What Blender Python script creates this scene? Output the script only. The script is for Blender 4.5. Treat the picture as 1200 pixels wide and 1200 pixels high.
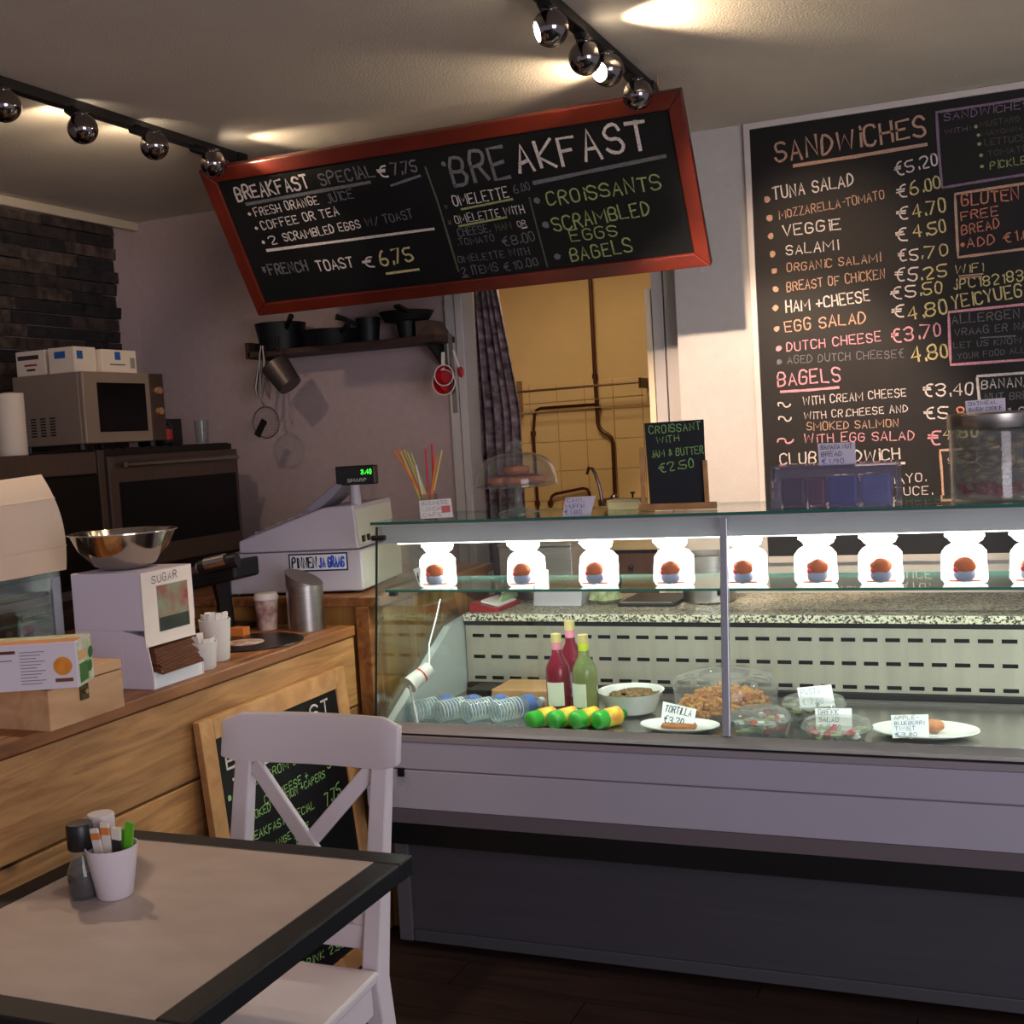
import bpy, bmesh, math, random
import numpy as np
from mathutils import Matrix, Vector
random.seed(7)
PI = math.pi
for o in list(bpy.data.objects): bpy.data.objects.remove(o)
scene = bpy.context.scene
COL = scene.collection

# ------------------------------------------------------------------ camera
YAW, PIT, ROL, F, H = -0.39664404, 0.06560888, -0.05881339, 1415.8, 1.5
def _axes():
    cy, sy = math.cos(YAW), math.sin(YAW)
    f = np.array([sy*math.cos(PIT), cy*math.cos(PIT), -math.sin(PIT)])
    ri = np.array([cy, -sy, 0.]); up = np.cross(ri, f)
    return ri*math.cos(ROL)+up*math.sin(ROL), -ri*math.sin(ROL)+up*math.cos(ROL), f
CR, CU, CF = _axes()
CAM = np.array([0, 0, H])
cd = bpy.data.cameras.new('camera'); cam = bpy.data.objects.new('camera', cd); COL.objects.link(cam)
cd.sensor_width = 36; cd.lens = F/1200*36; cd.clip_start = .05
m = Matrix.Identity(4)
for i in range(3):
    m[i][0] = CR[i]; m[i][1] = CU[i]; m[i][2] = -CF[i]; m[i][3] = CAM[i]
cam.matrix_world = m
scene.camera = cam
# ------------------------------------------------------------------ light and exposure
scene.view_settings.view_transform = 'Standard'
scene.view_settings.look = 'None'
scene.view_settings.gamma = 1
scene.view_settings.exposure = 0.8
scene.view_settings.use_curve_mapping = False
world = bpy.data.worlds.new('world'); scene.world = world; world.use_nodes = True
wb = world.node_tree.nodes['Background']; wb.inputs[0].default_value = (.66, .62, .70, 1); wb.inputs[1].default_value = .25
def light(kind, name, loc, energy, color, target=None, size=.1, size_y=None, spot=60, blend=.5):
    d = bpy.data.lights.new(name, kind); d.energy = energy; d.color = color
    if kind == 'AREA':
        d.size = size
        if size_y: d.shape = 'RECTANGLE'; d.size_y = size_y
    else:
        d.shadow_soft_size = size
        if kind == 'SPOT': d.spot_size = math.radians(spot); d.spot_blend = blend
    o = bpy.data.objects.new(name, d); COL.objects.link(o); o.location = loc
    if target is not None:
        o.rotation_euler = (Vector(target)-Vector(loc)).to_track_quat('-Z', 'Y').to_euler()
    return o
light('AREA', 'shop_window_light', (2.9, -1.2, 1.6), 56, (.95, .88, .98), (-.9, 2.6, .9), 2.4, 2.0)
light('AREA', 'case_tube_light', (-.40, 3.165, 1.187), 24, (1, .98, .90), (-.40, 3.20, 0), .03, 2.55).rotation_euler = (0, 0, PI/2)
light('AREA', 'kitchen_light', (-1.85, 4.98, 2.38), 4.8, (1, .78, .50), (-1.85, 5.25, 0), .35, .35)

# ------------------------------------------------------------------ measuring helpers (rays of the calibrated camera onto real planes)
def ray(x, y): return CF+CR*(x-600)/F+CU*(600-y)/F
def Px(x, y, X): d = ray(x, y); return CAM+d*X/d[0]
def Py(x, y, Y): d = ray(x, y); return CAM+d*Y/d[1]
def Pz(x, y, Z): d = ray(x, y); return CAM+d*(Z-H)/d[2]
class Plane:
    def __init__(s, o, n): s.o = np.array(o, float); s.n = np.array(n, float)/np.linalg.norm(n)
    def __call__(s, x, y):
        d = ray(x, y); return CAM+d*((s.o-CAM)@s.n)/(d@s.n)

# ------------------------------------------------------------------ materials
def lin(c):
    return tuple(((v/255)/12.92 if v/255 <= .04045 else ((v/255+.055)/1.055)**2.4) for v in c)+(1,)
MATS = {}
def M(name, col, rough=.55, metal=0, spec=.5, noise=0, scale=8, stretch=(1, 1, 1), bump=0, bscale=None, emit=None, estr=0, coat=0, trans=0, sub=0, col2=None):
    if name in MATS: return MATS[name]
    mt = bpy.data.materials.new(name); mt.use_nodes = True; nt = mt.node_tree; b = nt.nodes['Principled BSDF']
    c = lin(col); b.inputs['Base Color'].default_value = c
    b.inputs['Roughness'].default_value = rough; b.inputs['Metallic'].default_value = metal
    b.inputs['Specular IOR Level'].default_value = spec; b.inputs['Coat Weight'].default_value = coat
    if trans: b.inputs['Transmission Weight'].default_value = trans
    tc = mp = None
    if noise or bump:
        tc = nt.nodes.new('ShaderNodeTexCoord'); mp = nt.nodes.new('ShaderNodeMapping'); mp.inputs['Scale'].default_value = stretch
        nt.links.new(tc.outputs['Object'], mp.inputs['Vector'])
    if noise:
        n = nt.nodes.new('ShaderNodeTexNoise'); n.inputs['Scale'].default_value = scale; n.inputs['Detail'].default_value = 5
        nt.links.new(mp.outputs[0], n.inputs['Vector'])
        r = nt.nodes.new('ShaderNodeValToRGB'); r.color_ramp.elements[0].position = .3; r.color_ramp.elements[1].position = .7
        k = lin(col2) if col2 else tuple(v*(1-noise) for v in c[:3])+(1,)
        r.color_ramp.elements[0].color = k; r.color_ramp.elements[1].color = c if col2 else tuple(min(1, v*(1+noise*.4)) for v in c[:3])+(1,)
        nt.links.new(n.outputs['Fac'], r.inputs[0]); nt.links.new(r.outputs[0], b.inputs['Base Color'])
    if bump:
        n2 = nt.nodes.new('ShaderNodeTexNoise'); n2.inputs['Scale'].default_value = bscale or scale; n2.inputs['Detail'].default_value = 3
        nt.links.new(mp.outputs[0], n2.inputs['Vector'])
        bp = nt.nodes.new('ShaderNodeBump'); bp.inputs['Strength'].default_value = bump; bp.inputs['Distance'].default_value = .01
        nt.links.new(n2.outputs['Fac'], bp.inputs['Height']); nt.links.new(bp.outputs[0], b.inputs['Normal'])
    if emit:
        b.inputs['Emission Color'].default_value = lin(emit); b.inputs['Emission Strength'].default_value = estr
    MATS[name] = mt; return mt
def glass(name, tint=(245, 250, 248), gloss=.9, rough=.02, haze=0, hazecol=(230, 230, 235)):
    if name in MATS: return MATS[name]
    mt = bpy.data.materials.new(name); mt.use_nodes = True; nt = mt.node_tree; nt.nodes.remove(nt.nodes['Principled BSDF'])
    out = nt.nodes['Material Output']
    t = nt.nodes.new('ShaderNodeBsdfTransparent'); t.inputs[0].default_value = lin(tint)
    g = nt.nodes.new('ShaderNodeBsdfGlossy'); g.inputs['Roughness'].default_value = rough; g.inputs[0].default_value = (gloss, gloss, gloss, 1)
    lw = nt.nodes.new('ShaderNodeLayerWeight'); lw.inputs[0].default_value = .5
    pw = nt.nodes.new('ShaderNodeMath'); pw.operation = 'POWER'; pw.inputs[1].default_value = 3.2; nt.links.new(lw.outputs['Facing'], pw.inputs[0])
    fr = nt.nodes.new('ShaderNodeMath'); fr.operation = 'MULTIPLY_ADD'; fr.inputs[1].default_value = .8; fr.inputs[2].default_value = .035; nt.links.new(pw.outputs[0], fr.inputs[0])
    mx = nt.nodes.new('ShaderNodeMixShader'); nt.links.new(fr.outputs[0], mx.inputs[0]); nt.links.new(t.outputs[0], mx.inputs[1]); nt.links.new(g.outputs[0], mx.inputs[2])
    last = mx
    if haze:
        d = nt.nodes.new('ShaderNodeBsdfDiffuse'); d.inputs[0].default_value = lin(hazecol)
        tl = nt.nodes.new('ShaderNodeBsdfTranslucent'); tl.inputs[0].default_value = lin(hazecol)
        a = nt.nodes.new('ShaderNodeMixShader'); a.inputs[0].default_value = .5; nt.links.new(d.outputs[0], a.inputs[1]); nt.links.new(tl.outputs[0], a.inputs[2])
        m2 = nt.nodes.new('ShaderNodeMixShader'); m2.inputs[0].default_value = haze
        nt.links.new(mx.outputs[0], m2.inputs[1]); nt.links.new(a.outputs[0], m2.inputs[2]); last = m2
    nt.links.new(last.outputs[0], out.inputs[0]); MATS[name] = mt; return mt
def woodmat(name, c1, c2, stretch, scale=3, rough=.6, bump=.15, knots=False, coat=0):
    if name in MATS: return MATS[name]
    mt = bpy.data.materials.new(name); mt.use_nodes = True; nt = mt.node_tree; b = nt.nodes['Principled BSDF']
    b.inputs['Roughness'].default_value = rough; b.inputs['Coat Weight'].default_value = coat
    N = nt.nodes.new; L = nt.links.new
    tc = N('ShaderNodeTexCoord'); oi = N('ShaderNodeObjectInfo'); ad = N('ShaderNodeVectorMath'); ad.operation = 'ADD'
    ml = N('ShaderNodeMath'); ml.operation = 'MULTIPLY'; ml.inputs[1].default_value = 37
    L(oi.outputs['Random'], ml.inputs[0]); L(tc.outputs['Object'], ad.inputs[0]); L(ml.outputs[0], ad.inputs[1])
    mp = N('ShaderNodeMapping'); mp.inputs['Scale'].default_value = stretch; L(ad.outputs[0], mp.inputs[0])
    n = N('ShaderNodeTexNoise'); n.inputs['Scale'].default_value = scale; n.inputs['Detail'].default_value = 8; n.inputs['Distortion'].default_value = 1.2; L(mp.outputs[0], n.inputs[0])
    r = N('ShaderNodeValToRGB'); e = r.color_ramp.elements; e[0].position = .3; e[0].color = lin(c2); e[1].position = .66; e[1].color = lin(c1); L(n.outputs['Fac'], r.inputs[0])
    last = r.outputs[0]
    n3 = N('ShaderNodeTexNoise'); n3.inputs['Scale'].default_value = 2.2; L(ad.outputs[0], n3.inputs[0])
    mr = N('ShaderNodeMapRange'); mr.inputs[1].default_value = .3; mr.inputs[2].default_value = .7; mr.inputs[3].default_value = .72; mr.inputs[4].default_value = 1.15; L(n3.outputs['Fac'], mr.inputs[0])
    mm = N('ShaderNodeVectorMath'); mm.operation = 'SCALE'; L(last, mm.inputs[0]); L(mr.outputs[0], mm.inputs['Scale']); last = mm.outputs[0]
    if knots:
        v = N('ShaderNodeTexVoronoi'); v.inputs['Scale'].default_value = 3.1; L(ad.outputs[0], v.inputs[0])
        r2 = N('ShaderNodeValToRGB'); e = r2.color_ramp.elements; e[0].position = .05; e[0].color = (.16, .12, .1, 1); e[1].position = .12; e[1].color = (1, 1, 1, 1)
        L(v.outputs['Distance'], r2.inputs[0]); mx = N('ShaderNodeVectorMath'); mx.operation = 'MULTIPLY'; L(last, mx.inputs[0]); L(r2.outputs[0], mx.inputs[1]); last = mx.outputs[0]
    L(last, b.inputs['Base Color'])
    bp = N('ShaderNodeBump'); bp.inputs['Strength'].default_value = bump; bp.inputs['Distance'].default_value = .004; L(n.outputs['Fac'], bp.inputs['Height']); L(bp.outputs[0], b.inputs['Normal'])
    MATS[name] = mt; return mt
WALL = M('wall_paint', (176, 156, 156), .8, noise=.06, scale=30, bump=.12, bscale=120)
WALLR = M('wall_paint_right', (200, 194, 190), .8, noise=.04, scale=30, bump=.12, bscale=120)
CEIL = M('ceiling_wallpaper', (214, 204, 192), .95, spec=.1, noise=.05, scale=3, bump=.3, bscale=150)
WHITE = M('white_paint', (214, 212, 214), .5)
GREYW = M('grey_white', (190, 188, 196), .5)
SLATE = M('blackboard', (16, 17, 19), .6, noise=.35, scale=6, spec=.3)
SLATE2 = M('blackboard_brown', (28, 24, 24), .62, noise=.35, scale=4, spec=.3)
RED = M('red_stained_wood', (100, 30, 15), .4, noise=.35, scale=5, coat=.2)
STEEL = M('brushed_steel', (170, 165, 160), .32, 1, noise=.15, scale=12, stretch=(1, 1, 30))
STEELD = M('steel_dull', (150, 142, 136), .42, .85, noise=.12, scale=9)
CHROME = M('chrome', (140, 134, 134), .10, 1)
BLACK = M('black_plastic', (14, 14, 15), .4)
BLACKM = M('black_metal', (26, 24, 25), .45, .3)
IRON = M('dark_pan', (22, 23, 26), .5, .4)
DGLASS = M('oven_black_glass', (7, 6, 7), .25, spec=.25)
COPPER = M('brown_pipe', (74, 40, 24), .4, .5)
PAPER = M('paper', (226, 222, 220), .8)
PINE = woodmat('pine_planks', (190, 142, 88), (146, 102, 60), (18, 2.0, 18), 1.8, knots=True, bump=.3)
PINE_TOP = woodmat('pine_top', (168, 112, 64), (110, 64, 32), (14, 1.1, 14), 1.6, rough=.5)
PINE_X = woodmat('pine_cabinet', (200, 146, 74), (160, 108, 50), (10, 10, 1.2), 1.6)
LIGHTW = woodmat('light_box_wood', (214, 172, 128), (188, 142, 98), (12, 2, 12), 1.5, bump=.05)
FRAMEW = woodmat('frame_wood', (206, 158, 104), (176, 126, 76), (9, 9, 9), 1.5, bump=.08)
DARKW = woodmat('dark_floor', (54, 36, 28), (36, 23, 18), (1.2, 12, 12), 2.4, rough=.5, bump=.1)
SHELFW = woodmat('shelf_wood', (66, 44, 36), (44, 28, 22), (1.2, 12, 12), 2.4)
BROWNW = woodmat('brown_door_wood', (96, 66, 50), (76, 50, 38), (8, 8, 1), 2)
GL = glass('clear_glass')
GLC = glass('cake_glass', (236, 240, 238), haze=.10)
GLE = M('glass_green_edge', (18, 112, 96), .15, spec=.8, trans=.35)
TUBE = M('tube', (255, 250, 235), .5, emit=(255, 248, 232), estr=7)
LAMP = M('lamp_lens', (255, 240, 210), .5, emit=(255, 236, 205), estr=14)

# ------------------------------------------------------------------ geometry builder
class B:
    def __init__(s): s.v = []; s.f = []
    def add(s, vs, fs):
        n = len(s.v); s.v += [tuple(float(c) for c in p) for p in vs]; s.f += [tuple(i+n for i in f) for f in fs]; return s
    def box(s, x0, x1, y0, y1, z0, z1):
        return s.add([(x, y, z) for x in (x0, x1) for y in (y0, y1) for z in (z0, z1)],
                     [(0, 1, 3, 2), (4, 6, 7, 5), (0, 4, 5, 1), (2, 3, 7, 6), (0, 2, 6, 4), (1, 5, 7, 3)])
    def bar(s, p0, p1, w, t, up=(0, 0, 1)):
        p0 = Vector(p0); p1 = Vector(p1); d = (p1-p0).normalized(); u = Vector(up); a = d.cross(u)
        if a.length < 1e-4: a = d.cross(Vector((1, 0, 0)))
        a.normalize(); c = a.cross(d).normalized(); vs = []
        for p in (p0, p1):
            for i, j in ((-1, -1), (1, -1), (1, 1), (-1, 1)): vs.append(p+a*(w/2*i)+c*(t/2*j))
        return s.add(vs, [(0, 3, 2, 1), (4, 5, 6, 7), (0, 1, 5, 4), (1, 2, 6, 5), (2, 3, 7, 6), (3, 0, 4, 7)])
    def prism(s, pts, vec):
        n = len(pts); vec = Vector(vec); a = [Vector(p) for p in pts]
        return s.add(a+[p+vec for p in a], [tuple(range(n))[::-1], tuple(range(n, 2*n))]+[(i, (i+1) % n, n+(i+1) % n, n+i) for i in range(n)])
    def lathe(s, prof, c=(0, 0, 0), n=24, mat=None, sx=1, sy=1, wob=0):
        c = Vector(c); vs = []; fs = []
        for k, (r, z) in enumerate(prof):
            for i in range(n):
                a = 2*PI*i/n; rr = r*(1+wob*math.sin(a*5+k*1.7)*.6+wob*math.sin(a*9+k)*.4)
                p = Vector((rr*math.cos(a)*sx, rr*math.sin(a)*sy, z)); p = (mat @ p if mat else p)+c; vs.append(p)
        for k in range(len(prof)-1):
            for i in range(n): j = (i+1) % n; fs.append((k*n+i, k*n+j, (k+1)*n+j, (k+1)*n+i))
        fs.append(tuple(range(n))[::-1]); fs.append(tuple((len(prof)-1)*n+i for i in range(n)))
        return s.add(vs, fs)
    def cyl(s, p0, p1, r0, r1=None, n=16):
        p0 = Vector(p0); p1 = Vector(p1); d = p1-p0
        return s.lathe([(r0, 0), (r0 if r1 is None else r1, d.length)], p0, n, d.to_track_quat('Z', 'Y').to_matrix())
    def tube(s, pts, r, n=8):
        P = [Vector(p) for p in pts]; vs = []; fs = []; up = None
        for k, p in enumerate(P):
            d = (P[min(k+1, len(P)-1)]-P[max(k-1, 0)]).normalized()
            if up is None: up = d.orthogonal().normalized()
            a = (up-d*up.dot(d)).normalized(); up = a; b = d.cross(a); rr = r[k] if isinstance(r, (list, tuple)) else r
            for i in range(n): t = 2*PI*i/n; vs.append(p+(a*math.cos(t)+b*math.sin(t))*rr)
        for k in range(len(P)-1):
            for i in range(n): j = (i+1) % n; fs.append((k*n+i, k*n+j, (k+1)*n+j, (k+1)*n+i))
        fs.append(tuple(range(n))[::-1]); fs.append(tuple((len(P)-1)*n+i for i in range(n)))
        return s.add(vs, fs)
    def ring(s, c, R_, r, n=24, mat=None, m_=6):
        vs = []; fs = []
        for i in range(n):
            a = 2*PI*i/n
            for j in range(m_):
                b = 2*PI*j/m_; p = Vector(((R_+r*math.cos(b))*math.cos(a), (R_+r*math.cos(b))*math.sin(a), r*math.sin(b)))
                vs.append((mat @ p if mat else p)+Vector(c))
        for i in range(n):
            for j in range(m_): fs.append((i*m_+j, ((i+1) % n)*m_+j, ((i+1) % n)*m_+(j+1) % m_, i*m_+(j+1) % m_))
        return s.add(vs, fs)
    def ball(s, c, r, n=10, k=6, sc=(1, 1, 1), j=0):
        prof = [(max(1e-4, r*math.sin(PI*i/k)), -r*math.cos(PI*i/k)) for i in range(k+1)]
        a = len(s.v); s.lathe(prof, (0, 0, 0), n)
        for i in range(a, len(s.v)):
            x, y, z = s.v[i]; q = 1+random.uniform(-j, j)
            s.v[i] = (c[0]+x*sc[0]*q, c[1]+y*sc[1]*q, c[2]+z*sc[2]*q)
        return s
    def sheet(s, rows, th=.0015):
        # rows: grid of points -> thin solid sheet
        R_ = len(rows); C_ = len(rows[0]); P = [[Vector(p) for p in r] for r in rows]; top = []; bot = []
        for i in range(R_):
            for j in range(C_):
                du = P[min(i+1, R_-1)][j]-P[max(i-1, 0)][j]; dv = P[i][min(j+1, C_-1)]-P[i][max(j-1, 0)][j] if False else P[i][min(j+1, C_-1)]-P[i][max(j-1, 0)]
                n = du.cross(dv).normalized()*th/2; top.append(P[i][j]+n); bot.append(P[i][j]-n)
        N = R_*C_; fs = []
        for i in range(R_-1):
            for j in range(C_-1):
                a = i*C_+j; fs.append((a, a+1, a+C_+1, a+C_)); fs.append((N+a, N+a+C_, N+a+C_+1, N+a+1))
        edge = [j for j in range(C_)]+[i*C_+C_-1 for i in range(1, R_)]+[(R_-1)*C_+j for j in range(C_-2, -1, -1)]+[i*C_ for i in range(R_-2, 0, -1)]
        for k in range(len(edge)): a, b = edge[k], edge[(k+1) % len(edge)]; fs.append((a, N+a, N+b, b))
        return s.add(top+bot, fs)
    def build(s, name, mat, parent=None, bevel=0, smooth=False, local=False, label=None, origin=None):
        V = s.v
        if parent is not None and not local:
            mi = Matrix.Identity(4); q_ = parent
            while q_ is not None:
                mi = Matrix.Translation(q_.location) @ Matrix.Rotation(q_.rotation_euler.z, 4, 'Z') @ mi; q_ = q_.parent
            mi = mi.inverted()
            V = [tuple(mi @ Vector(v)) for v in V]
        loc = None
        if parent is None and not local:
            a = np.array(V); lo = a.min(0); hi = a.max(0); loc = ((lo[0]+hi[0])/2, (lo[1]+hi[1])/2, lo[2]) if origin is None else origin
            V = [tuple(p) for p in (a-np.array(loc))]
        me = bpy.data.meshes.new(name); me.from_pydata(V, [], s.f); me.update()
        if bevel:
            bm = bmesh.new(); bm.from_mesh(me)
            bmesh.ops.bevel(bm, geom=bm.edges[:], offset=bevel, segments=2, affect='EDGES', profile=.5, clamp_overlap=True); bm.to_mesh(me); bm.free()
        bm = bmesh.new(); bm.from_mesh(me); bmesh.ops.recalc_face_normals(bm, faces=bm.faces[:]); bm.to_mesh(me); bm.free()
        if smooth:
            me.polygons.foreach_set('use_smooth', [True]*len(me.polygons))
            try: me.set_sharp_from_angle(angle=math.radians(38))
            except Exception: pass
        me.materials.append(mat)
        o = bpy.data.objects.new(name, me); COL.objects.link(o)
        if loc: o.location = loc
        if parent is not None: o.parent = parent
        if label: o['label'] = label
        return o
def thing(name, label, cat, loc=(0, 0, 0), rz=0, group=None):
    o = bpy.data.objects.new(name, None); COL.objects.link(o); o.empty_display_size = .05
    o.location = Vector([float(c) for c in loc]); o.rotation_euler = (0, 0, rz); o['label'] = label; o['category'] = cat
    if group: o['group'] = group
    return o
def tag(o, label, cat, group=None, kind=None):
    o['label'] = label; o['category'] = cat
    if group: o['group'] = group
    if kind: o['kind'] = kind
    return o
def struct(o): o['kind'] = 'structure'; return o
def dup(root, loc, rz=None, label=None):
    r = root.copy(); COL.objects.link(r); r.location = Vector([float(c) for c in loc])
    if rz is not None: r.rotation_euler = (0, 0, rz)
    if label: r['label'] = label
    for ch in list(root.children):
        c = ch.copy(); COL.objects.link(c); c.parent = r
        for g in list(ch.children):
            d = g.copy(); COL.objects.link(d); d.parent = c
    return r

# ------------------------------------------------------------------ hand drawn stroke lettering
GLY = {'A': "00 26 40;12 32", 'B': "00 06 36 45 44 33 03;33 42 41 30 00", 'C': "45 36 16 05 01 10 30 41", 'D': "00 06 26 44 42 20 00", 'E': "46 06 00 40;03 33",
 'F': "46 06 00;03 33", 'G': "45 36 16 05 01 10 30 41 43 23", 'H': "06 00;46 40;03 43", 'I': "10 16", 'i': "10 14;15 16", 'J': "36 31 20 10 01", 'j': "24 21 10 01;25 26",
 'K': "06 00;46 03 40", 'L': "06 00 40", 'M': "00 06 32 66 60", 'N': "00 06 40 46", 'O': "16 05 01 10 30 41 45 36 16", 'P': "00 06 36 45 44 33 03",
 'Q': "16 05 01 10 30 41 45 36 16;22 40", 'R': "00 06 36 45 44 33 03;23 40", 'S': "45 36 16 05 04 13 33 42 41 30 10 01", 'T': "06 46;26 20", 'U': "06 01 10 30 41 46",
 'V': "06 20 46", 'W': "06 10 35 50 66", 'X': "06 40;46 00", 'Y': "06 23 46;23 20", 'Z': "06 46 00 40", '0': "16 05 01 10 20 31 35 26 16", '1': "20 26 15",
 '2': "05 16 36 45 44 00 40", '3': "05 16 36 45 44 33 13;33 42 41 30 10 01", '4': "30 36 02 42", '5': "46 06 03 33 42 41 30 10 01", '6': "36 15 02 01 10 30 41 42 33 13 02",
 '7': "06 46 10", '8': "13 04 05 16 36 45 44 33 13 02 01 10 30 41 42 33", '9': "30 43 45 36 16 05 04 13 33 44", '€': "46 26 14 12 20 40;03 33;04 34", '.': "10 11", ',': "11 00",
 '+': "03 43;25 21", '*': "13 35;15 33;24 22", '-': "13 33", '&': "41 14 15 26 35 34 01 10 20 43", ':': "11 12;14 15", '/': "00 46", '~': "03 05 15 24 22 31 42 43", 'o': "13 12 22 23 13"}
WID = {'M': 7.9, 'W': 7.9, 'I': 2.2, 'i': 2.2, '.': 2, ',': 2, ':': 2.4, '1': 3.4, '-': 4, 'j': 3.6, '0': 4.4}
rt = random.Random(3)
def stroke(b, pts, w, n):
    """flat ribbon along 3-D points lying in a plane of normal n"""
    P = [Vector(p) for p in pts]; n = Vector(n); vs = []
    for k, p in enumerate(P):
        d = (P[min(k+1, len(P)-1)]-P[max(k-1, 0)])
        if d.length < 1e-9: d = Vector((1, 0, 0))
        d.normalize(); a = n.cross(d).normalized()
        q = p+(d*(-w*.4) if k == 0 else d*(w*.4) if k == len(P)-1 else Vector())
        ww = w*rt.uniform(.85, 1.15)/2; vs += [q+a*ww, q-a*ww]
    b.add(vs, [(2*k, 2*k+1, 2*k+3, 2*k+2) for k in range(len(P)-1)])
def text3(name, txt, P0, D, Hh, n, mat, parent, w=.13, jit=.25, off=.0012):
    """baseline start P0, baseline vector D (whole width), letter height Hh, normal n towards the reader"""
    n = Vector(n).normalized(); D = Vector(D); U = n.cross(D).normalized()*Hh; P0 = Vector(P0)+n*off; b = B()
    tot = sum(WID.get(c, 5.9) if c != ' ' else 3.6 for c in txt)-1.2; x = 0
    for c in txt:
        if c == ' ': x += 3.6; continue
        dy = rt.uniform(-.04, .04); sc = rt.uniform(.92, 1.08)
        for st in GLY.get(c, GLY['-']).split(';'):
            pts = [(int(q[0])+rt.uniform(-jit, jit), int(q[1])+rt.uniform(-jit, jit)) for q in st.split()]
            if len(pts) > 3 and c not in 'AMNWVZEFKLTX47':
                for _ in range(1):
                    q = [pts[0]]
                    for a, e in zip(pts, pts[1:]): q += [(a[0]*.72+e[0]*.28, a[1]*.72+e[1]*.28), (a[0]*.28+e[0]*.72, a[1]*.28+e[1]*.72)]
                    pts = q+[pts[-1]]
            stroke(b, [P0+D*((x+px)/tot)+U*(py/6*sc+dy) for px, py in pts], Hh*w, n)
        x += WID.get(c, 5.9)
    return b.build(name, mat, parent)
def chalk(name, col):
    return M('chalk_'+name, col, .9, noise=.45, scale=240, spec=.1)
CW = chalk('white', (226, 214, 208)); CG = chalk('grey', (120, 118, 122)); CY = chalk('yellow', (214, 200, 140)); CN = chalk('green', (164, 176, 112)); CT = chalk('tan', (204, 164, 140))
CP = chalk('pink', (228, 160, 172)); CO = chalk('orange', (216, 140, 112)); CL = chalk('lilac', (140, 120, 140)); CD = chalk('dim', (96, 98, 84)); CLG = chalk('light_green', (150, 200, 120))
INK = M('ink', (40, 40, 60), .7); INKB = M('blue_ink', (40, 60, 140), .7)
def zt(off, sc): return lambda p: (off[0]+p[0]/sc, off[1]+p[1]/sc)
def boardtext(parent, plane, tf, n, lines, w=.13):
    for (t, a, e, h, mt) in lines:
        a = tf(a); e = tf(e); P0 = plane(*a); P1 = plane(*e); Hh = np.linalg.norm(plane(a[0], a[1]-h/tf.s)-P0)
        text3('lettering', t, P0, P1-P0, Hh*.88, n, mt, parent, w*(.9 if h < 45 else 1))
def boardline(parent, plane, tf, n, segs, name='chalk_line'):
    for (pts, w, mt) in segs:
        b = B(); Q = [plane(*tf(p)) for p in pts]; out = []
        for a, e in zip(Q, Q[1:]): out += [a+(e-a)*k/4 for k in range(4)]
        out.append(Q[-1]); nn = Vector(n).normalized(); stroke(b, [Vector(p)+nn*.0012 for p in out], w, nn); b.build(name, mt, parent)
def bullets(parent, plane, tf, n, pts, r, mt):
    nn = Vector(n).normalized()
    for p in pts:
        c = Vector(plane(*tf(p)))+nn*.0012; a = nn.orthogonal().normalized(); bb = nn.cross(a)
        k = 8; B().add([c+(a*math.cos(2*PI*i/k)+bb*math.sin(2*PI*i/k))*r*rt.uniform(.8, 1.2) for i in range(k)], [tuple(range(k))]).build('bullet_dot', mt, parent)
class TF:
    def __init__(s, off, sc): s.o = off; s.s = sc
    def __call__(s, p): return (s.o[0]+p[0]/s.s, s.o[1]+p[1]/s.s)

# ================================================================== STRUCTURE
XL, YW, YR, ZC = -3.75, 4.6, 4.5, 2.57
floor = struct(B().box(XL, 2.2, -2.5, 6.0, -.06, -.012).build('floor', M('floor_base', (30, 20, 16), .7)))
pl = None
for j in range(15):
    y0 = 1.0+j*.145
    for i in range(4):
        x0 = -2.3+i*1.22-(j % 3)*.4
        x1 = min(x0+1.217, 2.0)
        if x1-x0 < .05: continue
        if j % 3 == 0 and False: pass
        o = B().box(x0, x1, y0, y0+.142, -.012, 0).build('floor_board', DARKW, floor)
struct(B().box(XL-.1, 2.2, -1.6, 4.75, ZC, ZC+.1).build('ceiling', CEIL))
wl = struct(B().box(XL-.1, XL, -.2, YW+.12, 0, ZC).build('wall_left', WALL))
BRK = [M('stone_brick_%d' % i, tuple(int(v*1.5) for v in c), .9, noise=.5, scale=22, bump=.9, bscale=24, col2=tuple(int(v*.55) for v in c)) for i, c in enumerate([(40, 32, 32), (52, 42, 38), (30, 26, 27), (64, 52, 46)])]
z = 1.0; row = 0
while z < 2.52:
    h = .053; y = 4.435; row += 1; y -= (row % 2)*.07 if False else 0
    first = True
    while y > 2.9:
        L = random.choice((.13, .2, .27, .34)) if not first else (.1 if row % 2 else .23); first = False
        d = random.uniform(.012, .035)
        b = B().box(XL, XL+d, y-L+.004, y, z+.002, min(z+h-.002, 2.525))
        b.v = [(vx+(random.uniform(-.004, .004) if vx > XL+.001 else 0), vy, vz) for vx, vy, vz in b.v]
        b.build('brick', random.choice(BRK), wl); y -= L
    z += h
struct(B().box(XL, XL+.035, 1.5, YW, 2.53, ZC).build('trim_1', M('cream_coving', (200, 186, 164), .7), bevel=.006))
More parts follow.
